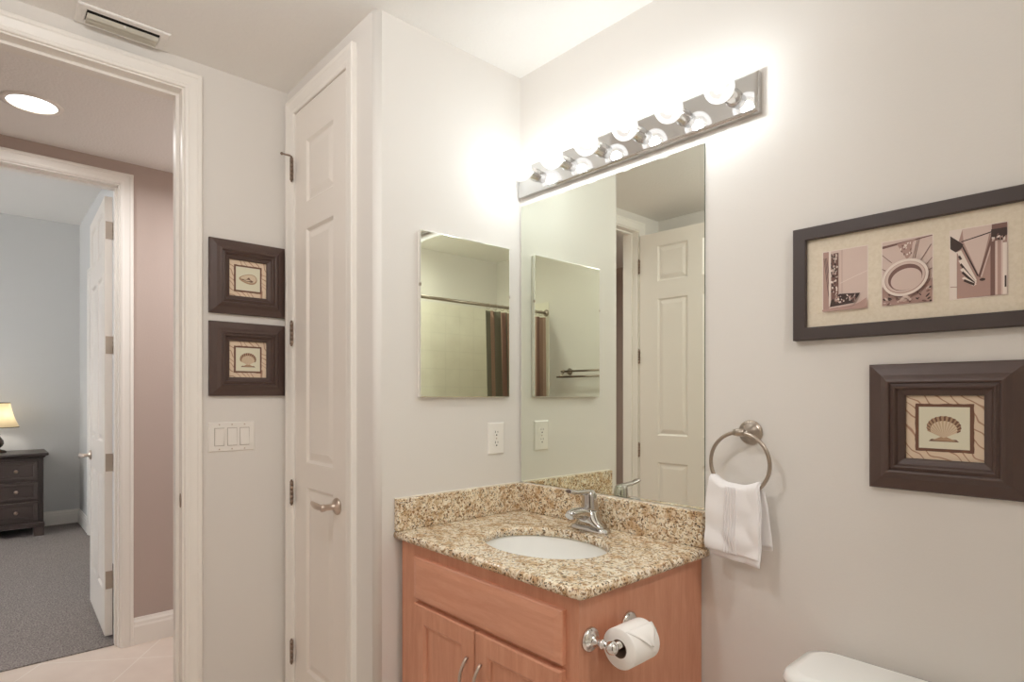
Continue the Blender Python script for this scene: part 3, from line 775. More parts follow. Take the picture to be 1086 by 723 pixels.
# ------------------------------------------------------------------ framed shell prints
FRP = [(0, 0.0005), (0, 0.012), (0.003, 0.0145), (0.012, 0.0165), (0.026, 0.0205), (0.036, 0.0275), (0.041, 0.029), (0.044, 0.0275), (0.0455, 0.0235), (0.049, 0.0245), (0.053, 0.027), (0.056, 0.025), (0.0595, 0.018), (0.0715, 0.014), (0.073, 0.012), (0.073, 0.0005)]
def fan_outline(cx, cz, w, h, n=26, scallop=0.02):
    P = [(cx - 0.10 * w, cz - 0.36 * h)]
    for k in range(n + 1):
        a = math.radians(200 - 220 * k / n)
        s_ = 1 + scallop * (-1 if k % 2 else 1)
        P.append((cx + 0.5 * w * math.cos(a) * s_, cz + 0.06 * h + 0.44 * h * math.sin(a) * s_))
    P.append((cx + 0.10 * w, cz - 0.36 * h)); P.append((cx, cz - 0.42 * h))
    return P
def scallop_shell(mb, F, cx, cz, w, h, d):
    out = fan_outline(cx, cz, w, h)
    hub = (cx, cz - 0.36 * h)
    mb.mat('shell_dark')
    mb.poly([(cx - 0.44 * w, cz - 0.50 * h), (cx + 0.44 * w, cz - 0.50 * h), (cx + 0.36 * w, cz - 0.41 * h), (cx - 0.36 * w, cz - 0.41 * h)], F, d)
    mb.mat('shell_mid').poly([(cx - 0.36 * w, cz - 0.47 * h), (cx - 0.06 * w, cz - 0.30 * h), (cx, cz - 0.28 * h), (cx + 0.06 * w, cz - 0.30 * h), (cx + 0.36 * w, cz - 0.47 * h)], F, d + 0.0002)
    rim = out[1:-2]; n = len(rim)
    for i in range(n - 1):
        a, b = rim[i], rim[i + 1]
        at = lambda p, t: (hub[0] + (p[0] - hub[0]) * t, hub[1] + (p[1] - hub[1]) * t)
        h0 = d + 0.0004 + (0.0012 if i % 2 else 0.0)
        mb.mat('shell_dark' if i % 2 else 'shell_mid').poly([at(a, 0.76), at(a, 1), at(b, 1), at(b, 0.76)], F, d + 0.0005)
        mb.mat('shell_light' if i % 2 else 'shell_tan').poly([hub, at(a, 0.78), at(b, 0.78)], F, d + 0.0006)
def conch_shell(mb, F, cx, cz, w, h, d):
    P = []
    for k in range(30):
        a = 2 * PI * k / 30; r_ = 0.5 * (1 - 0.28 * math.cos(a + 0.3) ** 2 * (1 if math.cos(a) < 0 else 0))
        P.append((cx + w * 0.5 * math.cos(a), cz + h * 0.30 * math.sin(a) * (1 + 0.35 * math.cos(a))))
    mb.mat('shell_mid').poly(P, F, d + 0.0003)
    mb.mat('shell_light').poly([(cx + (x - cx) * 0.86 + 0.02 * w, cz + (z - cz) * 0.78 + 0.03 * h) for x, z in P], F, d + 0.0006)
    mb.mat('shell_dark').poly([(cx - 0.46 * w, cz - 0.02 * h), (cx - 0.1 * w, cz - 0.02 * h), (cx + 0.05 * w, cz + 0.12 * h), (cx + 0.12 * w, cz - 0.02 * h), (cx + 0.30 * w, cz - 0.12 * h), (cx + 0.20 * w, cz - 0.19 * h), (cx - 0.1 * w, cz - 0.15 * h)], F, d + 0.0009)
    mb.mat('shell_light').poly([(cx - 0.28 * w, cz - 0.05 * h), (cx + 0.02 * w, cz - 0.03 * h), (cx + 0.16 * w, cz - 0.10 * h), (cx - 0.05 * w, cz - 0.12 * h)], F, d + 0.0012)
def shell_frame(label, F, ca, cb, size, kind, base_loc):
    t = thing('framed_print', label, 'framed picture', base_loc, 0, 'framed seashell prints')
    s = size / 2
    MB().sweep_rect(ca - s, ca + s, cb - s, cb + s, [(d * size / 0.288, h) for d, h in FRP], F).build('frame', 'frame_brown', t)
    i = s - 0.0725 * size / 0.288
    MB().prism([(ca - i, cb - i), (ca + i, cb - i), (ca + i, cb + i), (ca - i, cb + i)], F, 0.001, 0.006).build('print_mat', 'print_pattern', t)
    q = i * 0.74; wv = random.Random(int(ca * 1000) + int(cb * 500))
    def ragged(q_):
        P = []
        for (x0, z0), (x1, z1) in (((-q_, -q_), (q_, -q_)), ((q_, -q_), (q_, q_)), ((q_, q_), (-q_, q_)), ((-q_, q_), (-q_, -q_))):
            for k in range(12):
                u_ = k / 12; j = wv.uniform(-0.0009, 0.0009)
                P.append((ca + x0 + (x1 - x0) * u_ + j, cb + z0 + (z1 - z0) * u_ + j))
        return P
    MB().prism(ragged(q), F, 0.006, 0.0068).build('border', 'print_border', t)
    w2 = q * 0.87
    m = MB().mat('print_cream'); m.prism([(ca - w2, cb - w2), (ca + w2, cb - w2), (ca + w2, cb + w2), (ca - w2, cb + w2)], F, 0.0068, 0.0074)
    m.build('print', None, t)
    m = MB()
    if kind == 'fan': scallop_shell(m, F, ca, cb - 0.002, w2 * 1.36, w2 * 1.22, 0.0076)
    else: conch_shell(m, F, ca, cb, w2 * 1.5, w2 * 1.4, 0.0076)
    m.build('seashell_picture', None, t)
shell_frame('dark square frame with pale conch shell print, upper of two by the doorway', XP(DX), -0.7905, 1.777, 0.285, 'conch', (DX, -0.7905, 1.777))
shell_frame('dark square frame with scallop shell print, just above the light switches', XP(DX), -0.7905, 1.461, 0.285, 'fan', (DX, -0.7905, 1.461))
shell_frame('brown frame with scallop shell print, below the long photo frame', YN(0), 1.371, 1.249, 0.288, 'fan', (1.371, 0, 1.249))

# long frame with three sepia photographs
lf = thing('collage_frame', 'long dark frame holding three sepia architecture photographs', 'framed picture', (1.30, 0, 1.60))
F = YN(0)
LA0, LA1, LB0, LB1 = 1.0535, 1.549, 1.4605, 1.7455
MB().sweep_rect(LA0, LA1, LB0, LB1, [(0, 0.0005), (0, 0.020), (0.002, 0.022), (0.030, 0.022), (0.032, 0.020), (0.032, 0.0005)], F).build('frame', 'frame_flat', lf)
MB().prism([(LA0 + 0.031, LB0 + 0.031), (LA1 - 0.031, LB0 + 0.031), (LA1 - 0.031, LB1 - 0.031), (LA0 + 0.031, LB1 - 0.031)], F, 0.001, 0.010).build('mat_board', 'mat_board', lf)
PB0, PB1 = 1.529, 1.677
def photo(a0, a1, draw):
    m = MB().mat('sepia_white'); e = 0.0018
    m.prism([(a0 - e, PB0 - e), (a1 + e, PB0 - e), (a1 + e, PB1 + e), (a0 - e, PB1 + e)], F, 0.010, 0.0103)
    lay = [0.0104]
    X = lambda u_: a0 + (a1 - a0) * u_; Zq = lambda v_: PB0 + (PB1 - PB0) * v_
    def P(mat, pts):
        m.mat(mat); m.poly([(X(max(0, min(1, u_))), Zq(max(0, min(1, v_)))) for u_, v_ in pts], F, lay[0]); lay[0] += 0.00006
    def RC(mat, u0, v0, u1, v1): P(mat, [(u0, v0), (u1, v0), (u1, v1), (u0, v1)])
    def LN(mat, p, q, w_):
        (a, b), (c, d) = p, q; l = math.hypot(c - a, d - b); nx, ny = -(d - b) / l * w_, (c - a) / l * w_
        P(mat, [(a - nx, b - ny), (c - nx, d - ny), (c + nx, d + ny), (a + nx, b + ny)])
    def EL(mat, cx, cy, rx, ry, rot=0, n=36, a0_=0, a1_=360):
        P(mat, [(cx + rx * math.cos(t) * math.cos(rot) - ry * math.sin(t) * math.sin(rot), cy + rx * math.cos(t) * math.sin(rot) + ry * math.sin(t) * math.cos(rot)) for t in [math.radians(a0_ + (a1_ - a0_) * k / n) for k in range(n)]])
    draw(P, RC, LN, EL)
    return m.build('photograph', None, lf)
rg = random.Random(3)
def draw_corner(P, RC, LN, EL):
    RC('sepia_light', 0, 0, 1, 1); RC('sepia_mid', 0, 0, 0.16, 1)
    for k in range(3): LN('sepia_dark', (0.02 + 0.03 * k, 0.9), (0.14, 0.2 + 0.2 * k), 0.006)
    LN('sepia_mid', (0.44, 1), (0.44, 0.28), 0.006); LN('sepia_white', (0.4, 0.45), (1, 0.60), 0.004)
    RC('sepia_deep', 0.16, 0.04, 0.36, 0.96); RC('sepia_white', 0.135, 0.08, 0.185, 1.0)
    for k in range(70):
        x, y = rg.uniform(0.20, 0.34), rg.uniform(0.26, 0.95); EL(rg.choice(['sepia_white', 'sepia_light', 'sepia_dark']), x, y, rg.uniform(0.012, 0.03), rg.uniform(0.008, 0.022), rg.uniform(0, 3), 8)
    P('sepia_dark', [(0.17, 0.05), (0.70, 0.08), (0.86, 0.25), (0.40, 0.27), (0.20, 0.17)])
    for k in range(40):
        x, y = rg.uniform(0.28, 0.78), rg.uniform(0.12, 0.24); EL(rg.choice(['sepia_white', 'sepia_mid', 'sepia_deep', 'sepia_light']), x, y, rg.uniform(0.012, 0.03), rg.uniform(0.008, 0.018), rg.uniform(0, 3), 8)
    LN('sepia_light', (0.17, 0.05), (0.74, 0.085), 0.012); P('sepia_mid', [(0.0, 0.0), (1, 0.0), (1, 0.16), (0.86, 0.10), (0.7, 0.06), (0, 0.03)])
def draw_round(P, RC, LN, EL):
    RC('sepia_light', 0, 0, 1, 1); P('sepia_deep', [(0, 0.94), (1, 1.0), (1, 0.985), (0, 0.90)])
    P('sepia_mid', [(0.30, 0.94), (0.68, 0.98), (0.62, 0.93), (0.58, 0.74), (0.50, 0.68), (0.46, 0.74)])
    for k in range(16): EL(rg.choice(['sepia_white', 'sepia_deep']), rg.uniform(0.38, 0.60), rg.uniform(0.76, 0.95), 0.02, 0.012, rg.uniform(0, 3), 8)
    for p, q in (((0.62, 0.68), (0.72, 0.97)), ((0.66, 0.68), (0.76, 0.98)), ((0.78, 0.64), (0.98, 0.86)), ((0.88, 0.56), (1.0, 0.66)), ((0.0, 0.80), (0.2, 0.66)), ((0.0, 0.58), (0.07, 0.55)), ((0.93, 0.48), (1, 0.50))): LN('sepia_deep', p, q, 0.006)
    P('sepia_mid', [(0, 0), (1, 0), (1, 0.36), (0.86, 0.26), (0.5, 0.13), (0.14, 0.24), (0, 0.30)])
    for k in range(60): EL(rg.choice(['sepia_light', 'sepia_deep', 'sepia_dark', 'sepia_mid']), rg.uniform(0.03, 0.97), rg.uniform(0.01, 0.22), rg.uniform(0.02, 0.05), rg.uniform(0.008, 0.02), rg.uniform(-0.6, 0.6), 8)
    EL('sepia_deep', 0.49, 0.39, 0.47, 0.285, 0.1); EL('sepia_white', 0.475, 0.405, 0.465, 0.28, 0.1); EL('sepia_mid', 0.475, 0.405, 0.41, 0.24, 0.1); EL('sepia_light', 0.475, 0.41, 0.395, 0.23, 0.1)
    EL('sepia_deep', 0.48, 0.405, 0.345, 0.20, 0.1); EL('sepia_light', 0.50, 0.375, 0.31, 0.165, 0.1)
    for k in range(7): EL('sepia_light', 0.40 + 0.03 * k, 0.06 + 0.05 * math.sin(k * PI / 6), 0.03, 0.02, 0, 10)
def draw_columns(P, RC, LN, EL):
    RC('sepia_mid', 0, 0, 1, 1); P('sepia_white', [(0, 1), (0.22, 1), (0.14, 0.80), (0, 0.92)]); P('sepia_light', [(0.22, 1), (0.75, 1), (0.75, 0.88), (0.24, 0.84)])
    LN('sepia_dark', (0.2, 0.82), (0.75, 0.90), 0.008); P('sepia_light', [(0.24, 0.82), (0.70, 0.88), (0.52, 0.30)])
    RC('sepia_white', 0, 0, 0.12, 0.76); LN('sepia_mid', (0, 0.18), (0.3, 0.16), 0.006)
    P('sepia_dark', [(0, 0.93), (0.24, 0.78), (0.20, 0.72), (0.10, 0.68), (0.0, 0.74)])
    for k in range(4): P('sepia_white', [(0.12 + 0.03 * k, 0.68 - 0.13 * k), (0.20 + 0.02 * k, 0.70 - 0.13 * k), (0.48, 0.24 - 0.02 * k), (0.42, 0.22 - 0.02 * k)]); LN('sepia_dark', (0.16 + 0.03 * k, 0.62 - 0.12 * k), (0.44, 0.24 - 0.02 * k), 0.018)
    LN('sepia_dark', (0.22, 0.76), (0.50, 0.30), 0.012); LN('sepia_deep', (0.74, 0.82), (0.52, 0.28), 0.02); LN('sepia_light', (0.76, 0.78), (0.56, 0.28), 0.012)
    RC('sepia_mid', 0.50, 0, 0.72, 0.24); EL('sepia_dark', 0.58, 0.24, 0.05, 0.02)
    RC('sepia_dark', 0.73, 0.82, 1.0, 0.93); RC('sepia_deep', 0.74, 0.93, 1.0, 1.0)
    for k in range(12): EL(rg.choice(['sepia_white', 'sepia_deep', 'sepia_dark']), rg.uniform(0.76, 0.98), rg.uniform(0.76, 0.84), 0.03, 0.015, rg.uniform(0, 3), 8)
    RC('sepia_deep', 0.72, 0, 0.80, 0.76); RC('sepia_light', 0.80, 0, 0.93, 0.76); RC('sepia_mid', 0.84, 0, 0.90, 0.76); RC('sepia_white', 0.93, 0, 1, 0.72); RC('sepia_dark', 0.96, 0.1, 0.99, 0.26)
photo(1.1235, 1.222, draw_corner); photo(1.2535, 1.351, draw_round); photo(1.3835, 1.479, draw_columns)

# ------------------------------------------------------------------ towel ring and hand towel
RX, RY, RZc, RR = 0.925, -0.052, 1.137, 0.083
tr_ = thing('towel_ring', 'satin chrome towel ring on the wall beside the large mirror', 'towel ring', (RX + 0.008, 0, 1.218))
MB().lathe([(0, 0.0003), (0.033, 0.0003), (0.034, 0.004), (0.031, 0.007), (0.027, 0.008), (0.026, 0.012), (0.020, 0.016), (0.017, 0.024), (0.010, 0.030), (0.008, 0.048), (0, 0.048)], (RX + 0.008, 0, 1.219), (0, -1, 0), 36).build('mounting_post', 'nickel', tr_)
m = MB().lathe([(0, -0.016), (0.009, -0.015), (0.0105, -0.006), (0.0105, 0.006), (0.009, 0.015), (0, 0.016)], (RX, RY, RZc + RR), (1, 0, 0), 20)
m.build('knuckle', 'nickel', tr_)
pts = [(RX + RR * math.cos(2 * PI * k / 64), RY, RZc + RR * math.sin(2 * PI * k / 64)) for k in range(64)]
MB().tube(pts, 0.0052, 14, True).build('ring', 'nickel', tr_)

ht = thing('hand_towel', 'white hand towel folded over the towel ring', 'towel', (0.915, RY, 0.88))
def towel_sheet(x0, x1, zf, zb, off, th, ua=0.0, ub=1.0, vb=1.0, NU=28):
    """drape across the ring; x = across, path = front hem up, over the ring, down the back"""
    NV = 46; rows = []
    for j in range(NV + 1):
        v_ = j / NV * vb; row = []
        for i in range(NU + 1):
            u_ = ua + (ub - ua) * i / NU; x = x0 + (x1 - x0) * u_
            az = 1.137 - math.sqrt(max(0.083 ** 2 - min(abs(x - 0.925), 0.075) ** 2, 0)); top = 1.062 + 0.45 * (az - 1.054) + 0.001 * math.sin(u_ * PI * 5)
            rr = 0.0155 + off
            Lf = top - zf; Lb = top - zb; La = PI * rr; Ls = Lf + La + Lb
            s_ = v_ * Ls
            if s_ < Lf: y = RY - rr; z = zf + s_; dn = (Lf - s_)
            elif s_ < Lf + La: a = (s_ - Lf) / rr; y = RY - rr * math.cos(a); z = top + rr * math.sin(a); dn = 0
            else: y = RY + rr; z = top - (s_ - Lf - La); dn = s_ - Lf - La
            side = -1 if s_ < Lf + La / 2 else 1
            dn_ = min(dn / 0.19, 1.0)
            bul = 0.004 * math.sin(u_ * PI * 2.3 + 0.4) + 0.0028 * math.sin(z * 70 + u_ * 3) * (0.3 + dn_)
            pinch = 1 - 0.10 * max(0, 1 - dn / 0.05)
            xx = (x0 + x1) / 2 + 0.004 + (x - (x0 + x1) / 2 - 0.004) * pinch
            if side < 0: y -= 0.004 * dn_ + abs(bul) * (0.4 + dn_)
            else: y = min(y + 0.010 * dn_, -0.014) ; xx += 0.018 * dn_
            z += -0.010 * (u_ - 0.5) * dn_ * (1 if side < 0 else -1)
            row.append((xx, y, z))
        rows.append(row)
    m_ = MB(); m_.loops(rows, False)
    return m_
o = towel_sheet(0.836, 0.990, 0.893, 0.905, 0.0, 0.005).build('folded_cloth', 'terry', ht)
sd = o.modifiers.new('s', 'SOLIDIFY'); sd.thickness = 0.007; sd.offset = 0; o.modifiers.new('ss', 'SUBSURF').render_levels = 1
o2 = towel_sheet(0.850, 0.992, 0.876, 0.915, -0.0055, 0.005).build('inner_fold', 'terry', ht)
sd = o2.modifiers.new('s', 'SOLIDIFY'); sd.thickness = 0.004; sd.offset = 0
# woven band down the front, one narrow ridge after another
for k in range(5):
    ub = 0.36 + 0.052 * k
    q = towel_sheet(0.836, 0.990, 0.893, 0.905, 0.0042, 0.005, ub, ub + 0.034, 0.46, 2)
    wb = q.build('woven_band', 'terry_band', ht); sd = wb.modifiers.new('s', 'SOLIDIFY'); sd.thickness = 0.0025; sd.offset = 0
# ------------------------------------------------------------------ toilet
tl = thing('toilet', 'white toilet tank lid beside the vanity under the pictures', 'toilet', (1.335, -0.1, 0))
def rrect(cx, cy, hx, hy, rc, z, n=8):
    P = []
    for qx, qy, a0 in ((1, 1, 0), (-1, 1, 90), (-1, -1, 180), (1, -1, 270)):
        for k in range(n + 1):
            a = math.radians(a0 + 90 * k / n); P.append((cx + qx * (hx - rc) + rc * math.cos(a), cy + qy * (hy - rc) + rc * math.sin(a), z))
    return P
TLX = 1.335
m = MB(); m.loops([rrect(TLX, -0.118, 0.195, 0.080, 0.03, 0.385), rrect(TLX, -0.120, 0.215, 0.092, 0.035, 0.42), rrect(TLX, -0.120, 0.222, 0.096, 0.035, 0.655)], True, True, True); m.build('tank', 'porcelain', tl)
m = MB(); m.loops([rrect(TLX, -0.122, 0.224, 0.100, 0.05, 0.656), rrect(TLX, -0.122, 0.234, 0.108, 0.055, 0.662), rrect(TLX, -0.122, 0.236, 0.110, 0.055, 0.676), rrect(TLX, -0.122, 0.230, 0.104, 0.052, 0.688), rrect(TLX, -0.122, 0.210, 0.086, 0.045, 0.694)], True, True, True); m.build('tank_lid', 'porcelain', tl)
def egg(cy, a, b, z, n=40): return [(TLX + a * math.cos(2 * PI * k / n), cy + (b * math.sin(2 * PI * k / n)) * (1.0 if math.sin(2 * PI * k / n) > 0 else 1.25), z) for k in range(n)]
m = MB(); m.loops([egg(-0.36, 0.11, 0.20, 0.001), egg(-0.36, 0.10, 0.19, 0.05), egg(-0.38, 0.10, 0.17, 0.18), egg(-0.42, 0.15, 0.18, 0.30), egg(-0.44, 0.18, 0.21, 0.37), egg(-0.44, 0.182, 0.212, 0.385), egg(-0.44, 0.14, 0.17, 0.385), egg(-0.44, 0.12, 0.15, 0.30), egg(-0.42, 0.06, 0.08, 0.22)], True, True, True); m.box((TLX - 0.10, -0.25, 0.25), (TLX + 0.10, -0.06, 0.385), 0.02); m.build('bowl', 'porcelain', tl)
m = MB(); m.loops([egg(-0.44, 0.186, 0.215, 0.387), egg(-0.44, 0.190, 0.219, 0.396), egg(-0.44, 0.186, 0.215, 0.412), egg(-0.44, 0.172, 0.20, 0.418)], True, True, True); m.build('seat_lid', 'plastic_white', tl)
MB().tube([(TLX - 0.17, -0.217, 0.60), (TLX - 0.17, -0.235, 0.60), (TLX - 0.12, -0.240, 0.595), (TLX - 0.10, -0.240, 0.590)], 0.007, 12).build('flush_lever', 'chrome', tl)

# ------------------------------------------------------------------ tub, rod, curtain, towel bars (seen in the mirrors)
tub = thing('bathtub', 'white bathtub in the tiled alcove behind the shower curtain', 'bathtub', (2.235, -1.28, 0))
m = MB(); cx, cy = 2.235, (YF - 0.52) / 2
hx, hy = 0.302, (abs(YF) - 0.52) / 2 - 0.012
m.loops([rrect(cx, cy, hx, hy, 0.02, 0.001), rrect(cx, cy, hx, hy, 0.02, 0.43), rrect(cx, cy, hx - 0.01, hy - 0.01, 0.02, 0.448), rrect(cx, cy, hx - 0.07, hy - 0.09, 0.12, 0.448), rrect(cx, cy, hx - 0.10, hy - 0.14, 0.13, 0.25), rrect(cx, cy, hx - 0.16, hy - 0.24, 0.13, 0.10)], True, True, True)
m.build('tub_shell', 'acrylic', tub)
ROX, ROZ = 1.885, 2.025
rod = thing('shower_rod', 'chrome shower curtain rod spanning the tub alcove', 'curtain rod', (ROX, -1.28, ROZ))
MB().lathe([(0, 0), (0.0125, 0), (0.0125, 1.512), (0, 1.512)], (ROX, YF + 0.009, ROZ), (0, 1, 0), 18).build('pole', 'nickel', rod)
for yy, sg in ((YF + 0.0085, 1), (-0.5285, -1)):
    MB().lathe([(0.0127, 0.0003), (0.030, 0.0003), (0.030, 0.006), (0.018, 0.018), (0.0127, 0.018)], (ROX, yy, ROZ), (0, sg, 0), 24).build('flange', 'nickel', rod)
cu = thing('shower_curtain', 'brown and olive striped shower curtain bunched at the end of its rod', 'shower curtain', (ROX, -1.75, 0.25))
NU, NV = 120, 24
m = MB(); uvl = m.bm.loops.layers.uv.new('UVMap'); grid = []
for j in range(NV + 1):
    v_ = j / NV; row = []
    for i in range(NU + 1):
        u_ = i / NU; amp = 0.018 + 0.022 * (1 - v_)
        y = -1.375 - 0.655 * u_ - 0.055 * (1 - v_) * (1 - u_)
        row.append(((ROX + amp * math.sin(u_ * 2 * PI * 9) - 0.004 * math.cos(u_ * 31), y + 0.010 * math.cos(u_ * 2 * PI * 9), 0.25 + (1.985 - 0.25) * v_), (u_, v_)))
    grid.append(row)
VV = [[m.v(p) for p, _ in r_] for r_ in grid]
for j in range(NV):
    for i in range(NU):
        f = m.face([VV[j][i], VV[j][i + 1], VV[j + 1][i + 1], VV[j + 1][i]], True)
        for lp, (a, b) in zip(f.loops, ((j, i), (j, i + 1), (j + 1, i + 1), (j + 1, i))): lp[uvl].uv = grid[a][b][1]
co = m.build('cloth', 'curtain_fabric', cu); sd = co.modifiers.new('s', 'SOLIDIFY'); sd.thickness = 0.002
for k in range(9):
    u_ = (k + 0.25) / 9; yk = -1.375 - 0.655 * u_
    MB().tube([(ROX + 0.0225 * math.sin(2 * PI * q / 20), yk, ROZ - 0.007 + 0.0225 * math.cos(2 * PI * q / 20)) for q in range(20)], 0.002, 8, True).build('ring', 'nickel', cu)
tb = thing('double_towel_bar', 'double nickel towel bar on the wall behind the viewer, seen in the mirrors', 'towel bar', (1.33, YF, 1.51))
for xx in (1.62, 1.02):
    MB().lathe([(0, 0.0005), (0.028, 0.0005), (0.028, 0.008), (0.014, 0.016), (0.010, 0.03), (0.010, 0.070), (0.013, 0.072), (0.013, 0.082), (0, 0.084)], (xx, YF, 1.515), (0, 1, 0), 24).build('post', 'nickel', tb)
    MB().tube([(xx, YF + 0.072, 1.512), (xx, YF + 0.095, 1.492), (xx, YF + 0.125, 1.468)], 0.007, 12).build('arm', 'nickel', tb)
for yy, zz in ((YF + 0.075, 1.515), (YF + 0.125, 1.468)):
    MB().lathe([(0, 0), (0.008, 0), (0.008, 0.66), (0, 0.66)], (0.99, yy, zz), (1, 0, 0), 16).build('bar', 'nickel', tb)

# ------------------------------------------------------------------ ceiling vent, ceiling lights
ve = thing('ceiling_vent', 'white louvred air vent in the ceiling above the doorway', 'vent', (-0.665, -1.22, H))
VXa, VXb, VYa, VYb = -0.725, -0.600, -1.345, -1.085
fz = lambda a, b, h: (a, b, H - h)
MB().sweep_rect(VXa, VXb, VYa, VYb, [(0, 0.0003), (0, 0.003), (0.004, 0.006), (0.024, 0.006), (0.027, 0.004), (0.027, 0.0003)], fz).build('frame', 'ceiling_paint', ve)
MB().box((VXa + 0.027, VYa + 0.027, H - 0.002), (VXb - 0.027, VYb - 0.027, H - 0.0005)).build('duct_shade', 'void_shade', ve)  # dark plate: the shade inside the duct put into colour
for k in range(3):
    xk = VXa + 0.029 + 0.0205 * k
    m = MB(); m.prism([(xk, 0.015), (xk + 0.0012, 0.016), (xk + 0.0145, 0.0065), (xk + 0.0133, 0.0055)], lambda a, b, h: (a, h, H - b), VYa + 0.029, VYb - 0.029); m.build('louver', 'vent_metal', ve)
MB().sphere((VXb - 0.032, -1.215, H - 0.016), 0.004, 10).build('damper_knob', 'plastic_white', ve)

def can_light(name, label, x, y, z, power, r_=0.085):
    t = thing(name, label, 'ceiling light', (x, y, z))
    MB().lathe([(r_, 0.0005), (r_ + 0.022, 0.0005), (r_ + 0.022, 0.003), (r_ + 0.004, 0.008), (r_, 0.006)], (x, y, z), (0, 0, -1), 48, cap=False).build('trim_ring', 'trim_paint', t)
    MB().lathe([(r_ + 0.001, 0.001), (r_ * 0.7, 0.0035), (0, 0.0045)], (x, y, z), (0, 0, -1), 48, cap=False).build('lens', 'downlight_glow', t)
    ll = light(name + '_lamp', 'AREA', (x, y, z - 0.012), power, (1, 0.99, 0.98), r_ * 1.7, (0, 0, 0), t)
    ll.data.shape = 'DISK'; ll.data.spread = math.radians(168)
can_light('hall_ceiling_light', 'round lit recessed ceiling light in the hall', -1.49, -1.41, HH, HALL_W)
can_light('hall_ceiling_light', 'added recessed fill light near the hall end wall, out of the doorway view', -1.45, -0.30, HH, HALL_W * 2.4)  # added to brighten the hall, an unseen fixture
can_light('shower_fill_light', 'added recessed fill light over the bathtub, out of view', 2.12, -0.76, H, SHOWER_FILL_W)  # unseen fixture added as fill for the bathroom and alcove

dm = thing('fill_dome_light', 'added opal glass dome fill light on the bathroom ceiling, out of view', 'ceiling light', (0.62, -1.47, H))  # unseen dome added to even out the bathroom light
MB().lathe([(0, 0.0005), (0.165, 0.0005), (0.168, 0.012), (0.160, 0.022), (0, 0.022)], (0.62, -1.47, H), (0, 0, -1), 48).build('ceiling_pan', 'nickel', dm)
MB().lathe([(0.150 * math.cos(math.radians(a)), 0.0225 + 0.085 * math.sin(math.radians(a))) for a in range(0, 91, 9)], (0.62, -1.47, H), (0, 0, -1), 48, cap=False).build('glass_bowl', 'lit_bulb_glass', dm)
light('fill_dome_lamp', 'POINT', (0.62, -1.47, H - 0.075), DOME_FILL_W, (0.98, 0.99, 1.0), 0.05, (0, 0, 0), dm)

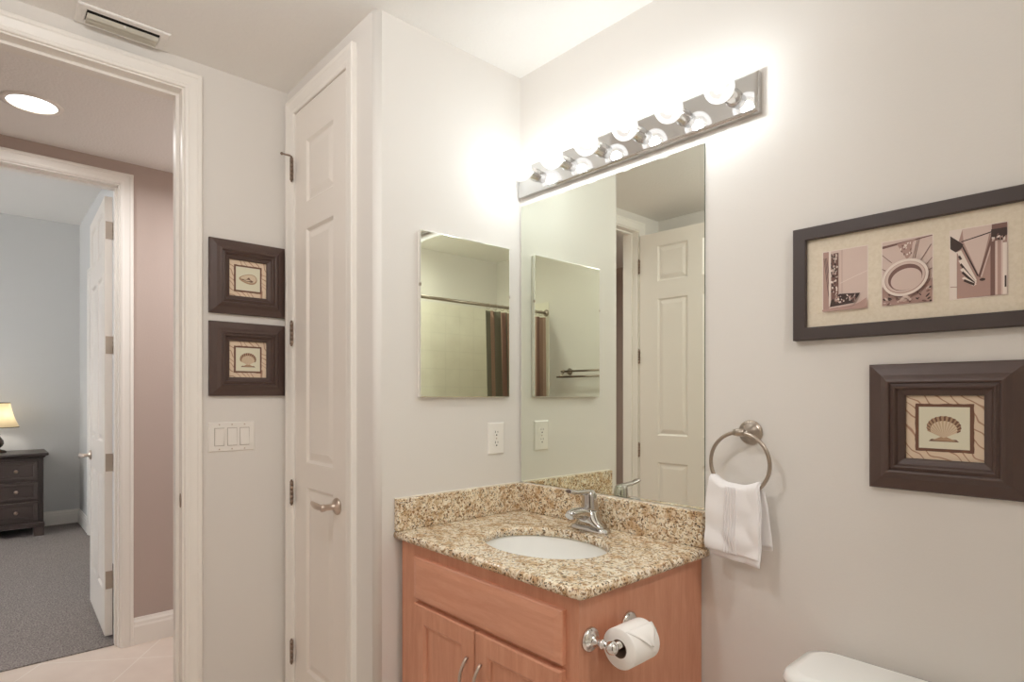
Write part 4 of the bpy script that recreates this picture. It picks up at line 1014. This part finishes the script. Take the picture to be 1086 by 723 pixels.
# ------------------------------------------------------------------ bedroom furniture
dz = 0.006
ns = thing('dresser', 'dark wooden chest of drawers with lamp on it in the bedroom', 'dresser', (-5.58, -1.50, dz))
NX0, NX1, NY0, NY1 = -5.805, -5.365, -1.87, -1.125
MB().box((NX0, NY0, dz + 0.12), (NX1, NY1, 0.735), 0.004).build('body', 'furniture_dark', ns)
m = MB(); m.loops([rrect((NX0 + NX1) / 2 + 0.005, (NY0 + NY1) / 2, (NX1 - NX0) / 2 + a, (NY1 - NY0) / 2 + a, 0.006, z) for a, z in ((0.002, 0.7355), (0.012, 0.742), (0.016, 0.752), (0.034, 0.758), (0.038, 0.768), (0.034, 0.782))], True, True, True, False)
m.build('top', 'furniture_dark', ns)
for a in range(3):
    z0 = 0.155 + a * 0.19
    F = XP(NX1); R = []
    for ins, d in ((0, 0), (0, 0.010), (0.006, 0.016), (0.03, 0.016), (0.036, 0.010)): R.append([F(NY0 + 0.04 + ins, z0 + ins, d), F(NY1 - 0.04 - ins, z0 + ins, d), F(NY1 - 0.04 - ins, z0 + 0.172 - ins, d), F(NY0 + 0.04 + ins, z0 + 0.172 - ins, d)])
    dw = MB().loops(R, True, True, True, False).build('drawer', 'furniture_dark', ns)
    for yy in (NY0 + 0.20, NY1 - 0.20): MB().lathe([(0, 0.0), (0.007, 0), (0.007, 0.012), (0.016, 0.02), (0.012, 0.028), (0, 0.03)], (NX1 + 0.010, yy, z0 + 0.086), (1, 0, 0), 16).build('knob', 'aged_nickel', dw)
MB().box((NX0, NY0 - 0.008, dz + 0.085), (NX1 + 0.012, NY1 + 0.008, dz + 0.125), 0.005).build('base_moulding', 'furniture_dark', ns)
for yy in (NY0 - 0.004, NY1 - 0.076):
    for xx in (NX0 + 0.004, NX1 - 0.07): MB().box((xx, yy, dz), (xx + 0.078, yy + 0.08, dz + 0.086), 0.004).build('foot', 'furniture_dark', ns)

LX, LY = -5.60, -1.445
la = thing('table_lamp', 'lit table lamp with pleated cream shade on the dark dresser', 'lamp', (LX, LY, 0.782))
MB().lathe([(0, 0.0005), (0.062, 0.0005), (0.064, 0.012), (0.050, 0.024), (0.020, 0.032), (0.016, 0.045), (0.034, 0.062), (0.045, 0.085), (0.042, 0.115), (0.022, 0.145), (0.012, 0.16), (0.018, 0.172), (0.010, 0.19), (0.008, 0.25), (0, 0.25)], (LX, LY, 0.782), (0, 0, 1), 32).build('lamp_base', 'lamp_ceramic', la)
m = MB(); R = []
for t in range(9):
    q = t / 8; rr = 0.152 - 0.066 * q - 0.010 * math.sin(q * PI); z = 1.022 + 0.228 * q
    R.append([(LX + (rr + 0.0035 * math.cos(k * PI)) * math.cos(2 * PI * k / 88), LY + (rr + 0.0035 * math.cos(k * PI)) * math.sin(2 * PI * k / 88), z) for k in range(88)])
m.loops(R, True); m.build('lamp_shade', 'lamp_shade_fabric', la)
for rr, z in ((0.153, 1.020), (0.087, 1.249)):
    MB().lathe([(rr - 0.003, 0), (rr + 0.004, 0), (rr + 0.004, 0.007), (rr - 0.003, 0.007), (rr - 0.003, 0)], (LX, LY, z - 0.003), (0, 0, 1), 48, cap=False).build('shade_trim', 'lamp_ceramic', la)
MB().sphere((LX, LY, 1.115), 0.028, 18).build('bulb', 'filament_glow', la)
light('table_lamp_light', 'POINT', (LX, LY, 1.13), LAMP_W, (1, 0.90, 0.74), 0.03, (0, 0, 0), la)
